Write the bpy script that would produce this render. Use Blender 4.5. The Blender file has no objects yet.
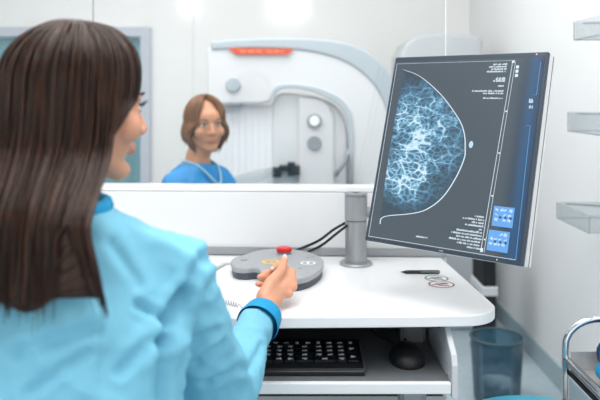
import bpy, bmesh, math, random
from mathutils import Vector, Matrix, noise, Euler
random.seed(7)
PI = math.pi
sc = bpy.context.scene
COL = sc.collection

# ------------------------------------------------------------------ camera, world, light, exposure
F, HY, CH = 720.0, 95.0, 1.27          # focal length in pixels, horizon row, camera height
cam = bpy.data.cameras.new('camera'); camo = bpy.data.objects.new('camera', cam); COL.objects.link(camo)
camo.location = (0, 0, CH); camo.rotation_euler = (PI/2, 0, 0)
cam.sensor_width = 36; cam.lens = F/600*36; cam.shift_y = -(200-HY)/600
cam.clip_start = .05
cam.dof.use_dof = True; cam.dof.focus_distance = 1.72; cam.dof.aperture_fstop = 2.9
sc.camera = camo
w = bpy.data.worlds.new('world'); sc.world = w; w.use_nodes = True
w.node_tree.nodes['Background'].inputs[0].default_value = (.99, .995, 1, 1)
w.node_tree.nodes['Background'].inputs[1].default_value = 1.03
sc.view_settings.view_transform = 'Standard'; sc.view_settings.look = 'None'
sc.view_settings.exposure = 0.24; sc.view_settings.gamma = 1; sc.view_settings.use_curve_mapping = False
sc.cycles.max_bounces = 8; sc.cycles.transparent_max_bounces = 16

def area(name, loc, size, power, col=(1, 1, 1), rot=(0, 0, 0)):
    l = bpy.data.lights.new(name, 'AREA'); l.shape = 'RECTANGLE'; l.size, l.size_y = size
    l.energy = power; l.color = col
    o = bpy.data.objects.new(name, l); COL.objects.link(o); o.location = loc; o.rotation_euler = rot
    return o
area('ceiling_light_exam', (-.6, 2.95, 2.66), (2.6, 1.1), 39, (1, .99, .97))
area('ceiling_light_control', (.0, 1.2, 2.66), (1.8, 1.2), 31, (1, .99, .98))
area('ceiling_light_front', (-1.2, .1, 2.66), (1.2, .9), 13, (.96, .98, 1))

def at(px, py, Y):
    return Vector(((px-300)*Y/F, Y, CH-(py-HY)*Y/F))

# ------------------------------------------------------------------ materials
def srgb(r, g, b):
    f = lambda c: (c/255/12.92) if c/255 <= .04045 else ((c/255+.055)/1.055)**2.4
    return (f(r), f(g), f(b), 1)
def mat(name, col, rough=.5, metal=0, spec=.5, noise_amt=0, nscale=20, bump=0, stretch=None, emit=None, es=0, coat=0, sss=0):
    m = bpy.data.materials.new(name); m.use_nodes = True
    n = m.node_tree.nodes; L = m.node_tree.links; b = n['Principled BSDF']
    b.inputs['Base Color'].default_value = col; b.inputs['Roughness'].default_value = rough
    b.inputs['Metallic'].default_value = metal; b.inputs['Specular IOR Level'].default_value = spec
    b.inputs['Coat Weight'].default_value = coat
    if sss:
        b.inputs['Subsurface Weight'].default_value = sss; b.inputs['Subsurface Radius'].default_value = (.02, .008, .004)
        b.inputs['Subsurface Scale'].default_value = 1
    if emit: b.inputs['Emission Color'].default_value = emit; b.inputs['Emission Strength'].default_value = es
    if noise_amt or bump:
        tc = n.new('ShaderNodeTexCoord'); mp = n.new('ShaderNodeMapping'); nz = n.new('ShaderNodeTexNoise')
        L.new(tc.outputs['Object'], mp.inputs[0]); L.new(mp.outputs[0], nz.inputs['Vector'])
        if stretch: mp.inputs['Scale'].default_value = stretch
        nz.inputs['Scale'].default_value = nscale; nz.inputs['Detail'].default_value = 4
        if noise_amt:
            rp = n.new('ShaderNodeMapRange'); rp.inputs['From Min'].default_value = .3; rp.inputs['From Max'].default_value = .7
            rp.inputs['To Min'].default_value = 1-noise_amt; rp.inputs['To Max'].default_value = 1+noise_amt
            mx = n.new('ShaderNodeVectorMath'); mx.operation = 'SCALE'; mx.inputs[0].default_value = col[:3]
            L.new(nz.outputs['Fac'], rp.inputs['Value']); L.new(rp.outputs[0], mx.inputs['Scale']); L.new(mx.outputs[0], b.inputs['Base Color'])
        if bump:
            bp = n.new('ShaderNodeBump'); bp.inputs['Strength'].default_value = bump; bp.inputs['Distance'].default_value = .002
            L.new(nz.outputs['Fac'], bp.inputs['Height']); L.new(bp.outputs[0], b.inputs['Normal'])
    return m
def glassmat(name, tint=(1, 1, 1, 1), refl=.9, rough=.0, opacity=0, col=(1, 1, 1, 1)):
    """thin clear sheet: what passes is tinted, what reflects follows Fresnel; opacity adds some diffuse body"""
    m = bpy.data.materials.new(name); m.use_nodes = True
    n = m.node_tree.nodes; L = m.node_tree.links; n.remove(n['Principled BSDF'])
    tr = n.new('ShaderNodeBsdfTransparent'); tr.inputs[0].default_value = tint
    gl = n.new('ShaderNodeBsdfGlossy'); gl.inputs['Roughness'].default_value = rough
    fr = n.new('ShaderNodeFresnel'); fr.inputs[0].default_value = 1.45
    ml = n.new('ShaderNodeMath'); ml.operation = 'MULTIPLY'; ml.inputs[1].default_value = refl
    mx = n.new('ShaderNodeMixShader'); df = n.new('ShaderNodeBsdfDiffuse'); df.inputs[0].default_value = col
    m2 = n.new('ShaderNodeMixShader'); m2.inputs[0].default_value = opacity
    L.new(tr.outputs[0], m2.inputs[1]); L.new(df.outputs[0], m2.inputs[2])
    L.new(fr.outputs[0], ml.inputs[0]); L.new(ml.outputs[0], mx.inputs[0])
    L.new(m2.outputs[0], mx.inputs[1]); L.new(gl.outputs[0], mx.inputs[2])
    L.new(mx.outputs[0], n['Material Output'].inputs[0])
    return m
M = dict(
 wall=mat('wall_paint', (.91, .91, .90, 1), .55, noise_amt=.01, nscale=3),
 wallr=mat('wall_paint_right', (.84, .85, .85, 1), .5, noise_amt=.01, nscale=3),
 ceil=mat('ceiling_paint', (.9, .9, .9, 1), .8, noise_amt=.01),
 floor=mat('vinyl_floor', srgb(176, 192, 200), .35, noise_amt=.06, nscale=30),
 base=mat('skirting', srgb(160, 178, 186), .4, noise_amt=.02),
 panel=mat('partition_laminate', (.76, .77, .78, 1), .35, noise_amt=.008, nscale=5),
 frame=mat('window_frame_paint', srgb(196, 202, 212), .45, noise_amt=.02),
 desk=mat('white_laminate', (.86, .86, .87, 1), .28, noise_amt=.006, nscale=8),
 deskedge=mat('desk_edge_band', srgb(205, 207, 210), .35, noise_amt=.01),
 black=mat('black_plastic', (.012, .013, .015, 1), .4, noise_amt=.1, nscale=60),
 blackm=mat('matte_black', (.008, .009, .011, 1), .7, noise_amt=.1, nscale=60),
 charcoal=mat('charcoal_laminate', srgb(112, 116, 120), .45, noise_amt=.06, nscale=60),
 metalpaint=mat('silver_painted_metal', srgb(158, 161, 164), .35, metal=.55, noise_amt=.02),
 steel=mat('brushed_steel', (.72, .69, .67, 1), .5, metal=.6, noise_amt=.06, nscale=40, stretch=(1, 12, 1)),
 chrome=mat('chrome', (.80, .81, .82, 1), .09, metal=1, noise_amt=.01),
 devwhite=mat('machine_shell_white', srgb(218, 220, 222), .4, noise_amt=.008, nscale=4),
 devgrey=mat('machine_shell_grey', srgb(212, 214, 216), .4, noise_amt=.01, nscale=4),
 devblue=mat('machine_blue_grey_shade', srgb(176, 187, 194), .4, noise_amt=.01, nscale=4),  # plain machine parts, and the shade painted along the arm's edges
 devcol=mat('stand_column_grey', srgb(188, 193, 197), .4, noise_amt=.01, nscale=4),
 devring=mat('machine_dial_grey', srgb(140, 148, 154), .4, noise_amt=.01),
 orange=mat('orange_label', srgb(222, 72, 28), .5, noise_amt=.02),
 orangel=mat('orange_label_lettering', srgb(236, 130, 78), .5, noise_amt=.02),
 bezel=mat('slate_bezel', srgb(52, 64, 76), .35, noise_amt=.03),
 monwhite=mat('monitor_back_shell', srgb(226, 227, 229), .4, noise_amt=.01),
 pad=mat('control_pad_grey', srgb(158, 161, 165), .5, noise_amt=.05, nscale=90),
 paddark=mat('control_pad_base', srgb(70, 76, 84), .5, noise_amt=.05),
 red=mat('red_plastic', srgb(205, 18, 22), .3, noise_amt=.03),
 yellow=mat('yellow_ring', srgb(235, 196, 60), .5, noise_amt=.02),
 white=mat('white_print', srgb(238, 240, 242), .5, noise_amt=.01),
 inkg=mat('green_grey_ink', srgb(96, 120, 110), .6, noise_amt=.05),
 inkr=mat('red_brown_ink', srgb(160, 70, 58), .6, noise_amt=.05),
 key=mat('key_plastic', srgb(24, 30, 38), .4, noise_amt=.05),
 skin=mat('skin', srgb(214, 154, 124), .5, noise_amt=.07, nscale=14, sss=.15),
 skinp=mat('patient_skin', srgb(204, 146, 112), .5, noise_amt=.06, nscale=14, sss=.12),
 lips=mat('lips', srgb(200, 124, 108), .45, noise_amt=.05),
 nail=mat('nail_polish', srgb(240, 214, 208), .2, noise_amt=.02),
 nailr=mat('red_nail', srgb(196, 60, 56), .25, noise_amt=.02),
 eyew=mat('eye_white', srgb(235, 232, 228), .2, noise_amt=.01),
 iris=mat('iris', srgb(70, 88, 96), .2, noise_amt=.1),
 lash=mat('lash', (.01, .008, .008, 1), .6, noise_amt=.1),
 scrub=mat('light_blue_cotton', srgb(122, 192, 217), .75, noise_amt=.05, nscale=30, bump=.3),
 cuff=mat('saturated_blue_cuff', srgb(16, 150, 200), .75, noise_amt=.05, nscale=60, bump=.2),
 gown=mat('blue_gown', srgb(44, 140, 204), .8, noise_amt=.08, nscale=18, bump=.3),
 gownl=mat('pale_blue_trim', srgb(150, 192, 214), .8, noise_amt=.05),
 cyan=mat('cyan_vinyl', srgb(40, 180, 212), .4, noise_amt=.03),
 clothb=mat('bright_blue_cloth', srgb(10, 160, 222), .8, noise_amt=.08, nscale=25, bump=.3),
 clothd=mat('navy_cloth', srgb(22, 78, 112), .8, noise_amt=.1, nscale=25, bump=.3),
 shoe=mat('white_shoe', (.7, .7, .7, 1), .5, noise_amt=.02),
 bag=mat('white_plastic_bag', srgb(214, 226, 232), .45, noise_amt=.06, nscale=12),
 glass=glassmat('partition_glass', (.985, .99, .99, 1), .8),
 gedge=mat('glass_joint', srgb(150, 160, 162), .3, noise_amt=.02),
 acryl=glassmat('clear_acrylic', (.95, .965, .97, 1), .25, .1, .14, srgb(200, 206, 210)),
 acryle=mat('acrylic_edge', srgb(140, 152, 156), .2, noise_amt=.02),
 binm=glassmat('smoked_blue_bin', (.70, .77, .81, 1), .8, .15, .26, srgb(80, 122, 144)),
 binrim=mat('bin_rim', srgb(60, 84, 98), .35, noise_amt=.04),
 teal=mat('teal_blind', srgb(150, 200, 210), .5, noise_amt=.12, nscale=3, stretch=(8, 1, .4)),
 wglass=glassmat('window_glass', (.93, .97, .98, 1), .8),
 reflglow=mat('reflection_glow', (1, 1, 1, 1), .5, emit=(1, 1, 1, 1), es=1.7, noise_amt=.001),  # glow for the light reflections built on the back wall
)
def hairmat(name, dark, light, tip=None):
    m = bpy.data.materials.new(name); m.use_nodes = True
    n = m.node_tree.nodes; L = m.node_tree.links; b = n['Principled BSDF']
    tc = n.new('ShaderNodeTexCoord'); mp = n.new('ShaderNodeMapping'); nz = n.new('ShaderNodeTexNoise')
    mp.inputs['Scale'].default_value = (1, 1, .04); nz.inputs['Scale'].default_value = 170; nz.inputs['Detail'].default_value = 3
    L.new(tc.outputs['Object'], mp.inputs[0]); L.new(mp.outputs[0], nz.inputs['Vector'])
    cr = n.new('ShaderNodeValToRGB'); cr.color_ramp.elements[0].position = .35; cr.color_ramp.elements[0].color = dark
    cr.color_ramp.elements[1].position = .75; cr.color_ramp.elements[1].color = light
    L.new(nz.outputs['Fac'], cr.inputs[0]); L.new(cr.outputs[0], b.inputs['Base Color'])
    b.inputs['Roughness'].default_value = .34; b.inputs['Specular IOR Level'].default_value = .42
    b.inputs['Specular Tint'].default_value = (1, .92, .86, 1)
    b.inputs['Anisotropic'].default_value = .6
    bp = n.new('ShaderNodeBump'); bp.inputs['Strength'].default_value = .5; bp.inputs['Distance'].default_value = .002
    L.new(nz.outputs['Fac'], bp.inputs['Height']); L.new(bp.outputs[0], b.inputs['Normal'])
    return m
M['hair'] = hairmat('dark_brown_hair', srgb(15, 8, 6), srgb(72, 38, 22))
M['hairp'] = hairmat('chestnut_hair', srgb(84, 52, 30), srgb(160, 110, 66))
def emis(name, c, s=1.0):
    return mat(name, (0.01, .01, .01, 1), .4, emit=c, es=s, noise_amt=.001)
M['line'] = emis('screen_white_line', srgb(214, 230, 240), 1.0)
M['lineb'] = emis('screen_blue_line', srgb(90, 160, 220), .9)
M['thumb'] = emis('screen_thumbnail_blue', srgb(96, 160, 226), .95)
M['thumbl'] = emis('screen_thumbnail_pale', srgb(178, 214, 244), .95)
M['thumbd'] = emis('screen_thumbnail_dark', srgb(28, 60, 110), .9)

# ------------------------------------------------------------------ geometry helpers
def box(bm, c, s, rot=None):
    r = bmesh.ops.create_cube(bm, size=1)['verts']
    mtx = Matrix.Translation(c) @ (rot.to_4x4() if rot else Matrix()) @ Matrix.Diagonal((*s, 1))
    bmesh.ops.transform(bm, matrix=mtx, verts=r); return r
def ball(bm, c, r, rot=None, u=20, v=14):
    if not hasattr(r, '__len__'): r = (r, r, r)
    vs = bmesh.ops.create_uvsphere(bm, u_segments=u, v_segments=v, radius=1)['verts']
    bmesh.ops.transform(bm, matrix=Matrix.Translation(c) @ (rot.to_4x4() if rot else Matrix()) @ Matrix.Diagonal((*r, 1)), verts=vs)
def cyl(bm, c, r, h, seg=32, rot=None, r2=None):
    vs = bmesh.ops.create_cone(bm, cap_ends=True, segments=seg, radius1=r, radius2=r if r2 is None else r2, depth=h)['verts']
    bmesh.ops.transform(bm, matrix=Matrix.Translation(c) @ (rot.to_4x4() if rot else Matrix()), verts=vs); return vs
def frames(pts):
    T = [(pts[min(i+1, len(pts)-1)]-pts[max(i-1, 0)]).normalized() for i in range(len(pts))]
    up = Vector((0, 0, 1)) if abs(T[0].z) < .9 else Vector((1, 0, 0))
    n = (up - T[0]*up.dot(T[0])).normalized(); out = []
    for t in T:
        n = (n - t*n.dot(t)).normalized(); out.append((n, t.cross(n)))
    return out
def tube(bm, pts, r, seg=10, cap=True, flat=1):
    pts = [Vector(p) for p in pts]; fr = frames(pts); rings = []
    for i, p in enumerate(pts):
        rr = r[i] if hasattr(r, '__len__') else r
        rings.append([bm.verts.new(p + fr[i][0]*math.cos(2*PI*k/seg)*rr*flat + fr[i][1]*math.sin(2*PI*k/seg)*rr) for k in range(seg)])
    for a, b in zip(rings, rings[1:]):
        for k in range(seg): bm.faces.new((a[k], a[(k+1) % seg], b[(k+1) % seg], b[k]))
    if cap: bm.faces.new(rings[0][::-1]); bm.faces.new(rings[-1])
def smooth_path(pts, n=6, closed=False):
    pts = [Vector(p) for p in pts]; out = []; N = len(pts)
    rng = range(N if closed else N-1)
    for i in rng:
        if closed: p0, p1, p2, p3 = pts[i-1], pts[i], pts[(i+1) % N], pts[(i+2) % N]
        else: p0, p1, p2, p3 = pts[max(i-1, 0)], pts[i], pts[i+1], pts[min(i+2, N-1)]
        for k in range(n):
            t = k/n
            out.append(.5*((2*p1)+(-p0+p2)*t+(2*p0-5*p1+4*p2-p3)*t*t+(-p0+3*p1-3*p2+p3)*t*t*t))
    if not closed: out.append(pts[-1])
    return out
def prism(bm, outline, axis, a, b):
    """outline of 2D points extruded from a to b along axis ('x','y','z')"""
    mk = {'x': lambda p, t: (t, p[0], p[1]), 'y': lambda p, t: (p[0], t, p[1]), 'z': lambda p, t: (p[0], p[1], t)}[axis]
    A = [bm.verts.new(mk(p, a)) for p in outline]; B = [bm.verts.new(mk(p, b)) for p in outline]
    n = len(outline); f = [bm.faces.new(A), bm.faces.new(B[::-1])]
    for i in range(n): f.append(bm.faces.new((A[i], B[i], B[(i+1) % n], A[(i+1) % n])))
    bmesh.ops.recalc_face_normals(bm, faces=f)
def lathe(bm, prof, c, seg=40):
    rings = []
    for r, z in prof: rings.append([bm.verts.new((c[0]+r*math.cos(2*PI*k/seg), c[1]+r*math.sin(2*PI*k/seg), c[2]+z)) for k in range(seg)])
    for a, b in zip(rings, rings[1:]):
        for k in range(seg): bm.faces.new((a[k], a[(k+1) % seg], b[(k+1) % seg], b[k]))
    bm.faces.new(rings[0][::-1]); bm.faces.new(rings[-1])
def capsule(bm, p0, r0, p1, r1, n=10):
    p0, p1 = Vector(p0), Vector(p1); d = p1-p0; L = max(d.length, 1e-5); steps = max(3, int(L/max(min(r0, r1)*.45, .004)))
    steps = min(steps, 40); t = d/L
    q = Vector((0, 0, 1)).rotation_difference(t).to_matrix()
    prof = []
    for k in range(1, 7): a = PI/2*k/6; prof.append((r0*math.sin(a), -r0*math.cos(a)))
    for k in range(1, 6): prof.append((r0+(r1-r0)*k/6, L*k/6))
    for k in range(6, 0, -1): a = PI/2*k/6; prof.append((r1*math.sin(a), L+r1*math.cos(a)))
    seg = 16; rings = []
    for r, z in prof: rings.append([bm.verts.new(p0 + q @ Vector((r*math.cos(2*PI*k/seg), r*math.sin(2*PI*k/seg), z))) for k in range(seg)])
    for a, b in zip(rings, rings[1:]):
        for k in range(seg): bm.faces.new((a[k], a[(k+1) % seg], b[(k+1) % seg], b[k]))
    a = bm.verts.new(p0-t*r0); b = bm.verts.new(p1+t*r1)
    for k in range(seg): bm.faces.new((a, rings[0][(k+1) % seg], rings[0][k])); bm.faces.new((b, rings[-1][k], rings[-1][(k+1) % seg]))
def chain(bm, pr):
    for (p0, r0), (p1, r1) in zip(pr, pr[1:]): capsule(bm, p0, r0, p1, r1)
def loft(bm, rings, seg=28, yaw=0):
    """rings: (cx,cy,z,rx,ry) stacked in z, turned by yaw"""
    R = []; c, s = math.cos(yaw), math.sin(yaw)
    for cx, cy, z, rx, ry in rings:
        row = []
        for k in range(seg):
            a = 2*PI*k/seg; x = rx*math.copysign(abs(math.cos(a))**.85, math.cos(a)); y = ry*math.copysign(abs(math.sin(a))**.85, math.sin(a))
            row.append(bm.verts.new((cx+x*c-y*s, cy+x*s+y*c, z)))
        R.append(row)
    for a, b in zip(R, R[1:]):
        for k in range(seg): bm.faces.new((a[k], a[(k+1) % seg], b[(k+1) % seg], b[k]))
    bm.faces.new(R[0][::-1]); bm.faces.new(R[-1])
def obj(name, bm, m, parent=None, smooth=False, bevel=0, seg=2, loc=None):
    bmesh.ops.recalc_face_normals(bm, faces=bm.faces[:])
    me = bpy.data.meshes.new(name); bm.to_mesh(me); bm.free()
    for mm in (m if isinstance(m, (list, tuple)) else [m]): me.materials.append(M[mm] if isinstance(mm, str) else mm)
    o = bpy.data.objects.new(name, me); COL.objects.link(o)
    if smooth:
        for p in me.polygons: p.use_smooth = True
    if bevel:
        b = o.modifiers.new('bevel', 'BEVEL'); b.width = bevel; b.segments = seg; b.limit_method = 'ANGLE'; b.angle_limit = math.radians(40)
    if smooth == 'auto':
        try:
            me.set_sharp_from_angle(angle=math.radians(35))
        except Exception: pass
    if parent:
        o.parent = parent; o.matrix_parent_inverse = Matrix()
        o.location = -Vector(parent['_o']) if '_o' in parent else (0, 0, 0)
    return o
def nb(): return bmesh.new()
def tag(o, label, cat, group=None):
    o['label'] = label; o['category'] = cat
    if group: o['group'] = group
    return o
def thing(name, label, cat, loc=(0, 0, 0), group=None):
    """Empty at the thing's base; parts are modelled in world space and moved back by the base point"""
    o = bpy.data.objects.new(name, None); COL.objects.link(o); o.location = loc; o['_o'] = list(loc); o.empty_display_size = .05
    return tag(o, label, cat, group)
def struct(name, bm, m, **k):
    o = obj(name, bm, m, **k)
    if not o.parent: o['kind'] = 'structure'
    return o
def sub(name, bm, m, parent, **k):
    """a sub-part under a part whose own mesh is in the same space"""
    o = obj(name, bm, m, None, **k); o.parent = parent; return o
def voxel(name, bm, size, m, parent=None, smooth_it=6, fn=None):
    me = bpy.data.meshes.new('tmp'); bm.to_mesh(me); bm.free()
    t = bpy.data.objects.new('tmp', me); COL.objects.link(t)
    r = t.modifiers.new('r', 'REMESH'); r.mode = 'VOXEL'; r.voxel_size = size
    s = t.modifiers.new('s', 'SMOOTH'); s.iterations = smooth_it; s.factor = .5
    dg = bpy.context.evaluated_depsgraph_get(); dg.update()
    me2 = bpy.data.meshes.new_from_object(t.evaluated_get(dg)); bpy.data.objects.remove(t); bpy.data.meshes.remove(me)
    me2.name = name
    if fn:
        ns = [v.normal.copy() for v in me2.vertices]
        for v, n in zip(me2.vertices, ns): v.co = v.co + n*fn(v.co, n)
        me2.update()
    for p in me2.polygons: p.use_smooth = True
    me2.materials.clear(); me2.materials.append(M[m])
    o = bpy.data.objects.new(name, me2); COL.objects.link(o)
    if parent:
        o.parent = parent; o.location = -Vector(parent['_o']) if '_o' in parent else (0, 0, 0)
    return o

# ------------------------------------------------------------------ room
XR, XL, YB, YF, ZC = 1.13, -2.7, 4.8, -1.6, 2.7
b = nb(); box(b, ((XR+XL)/2, (YB+YF)/2, -.05), (XR-XL+.3, YB-YF+.3, .1)); struct('floor', b, 'floor')
b = nb(); box(b, ((XR+XL)/2, (YB+YF)/2, ZC+.05), (XR-XL+.3, YB-YF+.3, .1)); struct('ceiling', b, 'ceil')
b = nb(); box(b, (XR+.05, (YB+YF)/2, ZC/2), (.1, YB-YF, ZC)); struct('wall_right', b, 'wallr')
b = nb(); box(b, (XL-.05, (YB+YF)/2, ZC/2), (.1, YB-YF, ZC)); struct('wall_left', b, 'wall')
# back wall with a window opening
wx0, wx1, wz0, wz1 = -2.35, -.99, .55, 1.72
b = nb()
box(b, ((wx1+XR)/2, YB+.05, ZC/2), (XR-wx1, .1, ZC)); box(b, ((wx0+XL)/2, YB+.05, ZC/2), (wx0-XL, .1, ZC))
box(b, ((wx0+wx1)/2, YB+.05, wz0/2), (wx1-wx0, .1, wz0)); box(b, ((wx0+wx1)/2, YB+.05, (wz1+ZC)/2), (wx1-wx0, .1, ZC-wz1))
struct('wall_back', b, 'wall')
b = nb(); fw = .065
for x in (wx0+fw/2, (wx0+wx1)/2-.1, wx1-fw/2): box(b, (x, YB-.005, (wz0+wz1)/2), (fw, .09, wz1-wz0))
for z in (wz0+fw/2, wz1-fw/2): box(b, ((wx0+wx1)/2, YB-.004, z), (wx1-wx0-.002, .09, fw))
win = struct('window_1', b, 'frame', bevel=.006)
b = nb(); box(b, ((wx0+wx1)/2, YB+.02, (wz0+wz1)/2), (wx1-wx0-.1, .008, wz1-wz0-.1)); sub('window_pane', b, 'wglass', win)
b = nb()
n = 15
for k in range(n):
    x = wx0+.05+(wx1-wx0-.1)*(k+.5)/n
    box(b, (x, YB+.07, (wz0+wz1)/2), ((wx1-wx0-.1)/n+.006, .004, wz1-wz0-.06), Euler((0, 0, .12)).to_matrix())
sub('vertical_blind', b, 'teal', win)
for k, (name, x0, x1, y0, y1) in enumerate((('baseboard_right', XR-.014, XR, YF, YB-.014), ('baseboard_left', XL, XL+.014, YF, YB-.014), ('baseboard_back', XL+.015, XR-.015, YB-.014, YB))):
    b = nb(); box(b, ((x0+x1)/2, (y0+y1)/2, .05), (x1-x0, y1-y0, .1)); struct(name, b, 'base', bevel=.004)
# panel joint on back wall
b = nb(); box(b, (at(193, 100, YB).x, YB-.004, 1.35), (.006, .006, 2.5)); struct('trim_1', b, 'wallr')

# low partition with glass above, turned a little so its right end is nearer
RP = Matrix.Translation((0, 2.29, 0)) @ Matrix.Rotation(-math.radians(2.6), 4, 'Z')
def place(o): o.matrix_world = RP @ o.matrix_world; return o
PZ = .979; PX0, PX1 = -2.45, .462
b = nb(); box(b, ((PX0+PX1)/2, .03, PZ/2-.009), (PX1-PX0, .06, PZ-.02+.002)); part = place(struct('wall_partition', b, 'panel', bevel=.003))
b = nb(); box(b, ((PX0+PX1)/2, .03, PZ-.008), (PX1-PX0+.002, .062, .018)); place(struct('trim_2', b, 'desk', bevel=.003))
b = nb(); box(b, ((PX0+PX1)/2, -.004, .762+.012), (PX1-PX0, .008, .024)); place(struct('trim_3', b, 'metalpaint', bevel=.001))
GX = -.677
def pane(n, x0, x1):
    b = nb(); box(b, ((x0+x1)/2, .03, (PZ+ZC)/2), (x1-x0, .008, ZC-PZ)); return place(struct('window_%d' % n, b, 'glass'))
pane(2, PX0, GX-.0015); pane(3, GX+.0015, PX1)
b = nb(); box(b, (GX, .03, (PZ+ZC)/2), (.0026, .010, ZC-PZ)); place(struct('trim_4', b, 'gedge'))
b = nb(); box(b, (PX1+.0015, .03, (PZ+ZC)/2), (.003, .010, ZC-PZ)); place(struct('trim_5', b, 'white'))

# glowing blobs on the back wall, standing for ceiling lights reflected in the glass
b = nb(); c = at(289, 9, YB); ball(b, (c.x, YB-.03, c.z), (.135, .03, .028)); l = tag(obj('light_reflection', b, 'reflglow', smooth=True), 'wide oval light reflection, built glowing high on the white back wall, above the imaging machine', 'reflection')
b = nb(); c = at(190, 7, YB); ball(b, (c.x, YB-.03, c.z), (.03, .03, .05)); tag(obj('light_reflection', b, 'reflglow', smooth=True), 'small upright light reflection, built glowing high on the back wall, left of the imaging machine', 'reflection')

# ------------------------------------------------------------------ mammography machine
YM = 3.75
S = YM/F
def mp(px, py): p = at(px, py, YM); return (p.x, p.z)
mach = thing('mammography_machine', 'white mammography machine with curved arm and orange label behind the glass', 'medical machine', (at(440, 95, 4.1).x, 4.1, 0))
# stand column
cx0, cx1 = at(400, 0, 3.98).x, at(483, 0, 3.98).x
b = nb(); zt = CH+(95-34)*3.98/F
out = [(cx0, 0), (cx1, 0), (cx1, zt-.03)] + [(cx1-(cx1-cx0)*k/10, zt-.03+.035*math.sin(PI*(k/10)*.5+.6)) for k in range(1, 7)] + [(cx0+.09, zt-.005), (cx0+.03, zt-.05), (cx0, zt-.12)]
prism(b, out, 'y', 3.97, 4.35); obj('stand_column', b, 'devcol', mach, bevel=.02, seg=3)
b = nb(); box(b, ((cx0+cx1)/2+.0, 4.16, .04), (.56, .56, .08)); obj('floor_base', b, 'devblue', mach, bevel=.02, seg=3)
# curved arm, outline in the picture order: outer top then down, then back along the inside
outer = smooth_path([Vector((*mp(*p), 0)) for p in [(215, 44), (255, 41), (305, 41), (345, 46), (370, 58), (386, 76), (393, 100), (395, 130), (395, 175), (395, 240), (390, 300)]], 5)
innertop = smooth_path([Vector((*mp(*p), 0)) for p in [(350, 300), (349, 240), (349, 170), (349, 125), (341, 104), (322, 93), (300, 88), (284, 87)]], 5)
endp = [Vector((*mp(*p), 0)) for p in [(276, 91), (271, 102), (262, 104), (214, 104), (210, 100), (210, 52)]]
b = nb(); prism(b, [(p.x, p.y) for p in outer+innertop+endp], 'y', YM-.13, YM+.2); obj('curved_arm', b, 'devwhite', mach, bevel=.02, seg=3)
# blue-grey band painting the arm's shaded side face along the outer edge
band_in = [Vector((p.x, p.y, 0)) for p in smooth_path([Vector((*mp(*p), 0)) for p in [(384, 300), (386, 240), (386, 175), (386, 130), (381, 104), (370, 84), (352, 68), (330, 58), (300, 52), (255, 50), (214, 52)]], 5)]
b = nb()
o2 = smooth_path([Vector((*mp(*p), 0)) for p in [(214, 43), (255, 40), (305, 40), (346, 45), (371, 57), (387, 75), (394, 100), (396, 130), (396, 175), (396, 240), (391, 300)]], 5)
prism(b, [(p.x, p.y) for p in o2+band_in], 'y', YM-.14, YM-.10); obj('arm_shade_band', b, 'devblue', mach, bevel=.012, seg=3)
# blue-grey band painting the shade along the arm's inner edge
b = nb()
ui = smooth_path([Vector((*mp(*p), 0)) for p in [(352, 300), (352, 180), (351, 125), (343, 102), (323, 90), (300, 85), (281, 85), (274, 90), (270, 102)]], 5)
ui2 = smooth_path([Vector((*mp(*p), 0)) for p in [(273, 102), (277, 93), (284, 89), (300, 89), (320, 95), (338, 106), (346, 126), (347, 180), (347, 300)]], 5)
prism(b, [(p.x, p.y) for p in ui+ui2], 'y', YM-.145, YM-.10); obj('inner_shade_band', b, 'devblue', mach, bevel=.004)
# label and lettering
b = nb(); prism(b, [mp(231, 50), (mp(294, 51)), mp(288, 56), (mp(239, 56))], 'y', YM-.148, YM-.139); lab = obj('label_plate', b, 'orange', mach)
for grp in (((242, 249), (250, 257), (258, 264)), ((268, 274), (275, 281), (282, 285))):
    b = nb()
    for x0, x1 in grp:
        p0, p1 = mp(x0, 51.8), mp(x1-1, 54.6); box(b, ((p0[0]+p1[0])/2, YM-.149, (p0[1]+p1[1])/2), (p1[0]-p0[0], .003, p0[1]-p1[1]))
    sub('label_lettering', b, 'orangel', lab)
RX = Matrix.Rotation(PI/2, 3, 'X')
b = nb(); c = mp(235.5, 85); cyl(b, (c[0], YM-.133, c[1]), .038, .02, 32, RX); obj('tube_head_knob', b, 'devblue', mach, bevel=.006)
b = nb(); p0, p1 = mp(216, 102), mp(243, 106); box(b, ((p0[0]+p1[0])/2, YM-.06, (p0[1]+p1[1])/2), (p1[0]-p0[0], .16, .02)); obj('beam_window', b, 'devring', mach, bevel=.004)
# object table column with two dials
cpts = [mp(298, 97), mp(322, 99), mp(329, 106), mp(333, 118), mp(334, 180), mp(334, 320), mp(298, 320)]
b = nb(); prism(b, cpts, 'y', YM-.115, YM+.12); obj('support_column', b, 'devgrey', mach, bevel=.012, seg=3)
wpts = smooth_path([Vector((*mp(*p), 0)) for p in [(346, 300), (346, 180), (345, 126), (336, 107), (320, 98), (298, 94), (284, 93), (277, 96), (273, 104)]], 4)
b = nb(); prism(b, [(p.x, p.y) for p in wpts]+[mp(273, 300)], 'y', YM-.09, YM+.16); obj('inner_shell', b, 'devwhite', mach, bevel=.008)
c = mp(314, 120)
b = nb(); lathe(b, [(.024, 0), (.037, 0), (.037, .014), (.024, .014)], (0, 0, 0)); bmesh.ops.transform(b, matrix=Matrix.Translation((c[0], YM-.115, c[1])) @ Matrix.Rotation(PI/2, 4, 'X'), verts=b.verts); d = obj('dial_ring', b, 'devring', mach, bevel=.003)
b = nb(); cyl(b, (c[0], YM-.123, c[1]), .026, .02, 32, RX); obj('dial', b, 'white', mach, bevel=.003)
c = mp(314, 141.5); b = nb(); cyl(b, (c[0], YM-.12, c[1]), .036, .014, 32, RX); obj('dial', b, 'devring', mach, bevel=.003)
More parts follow.
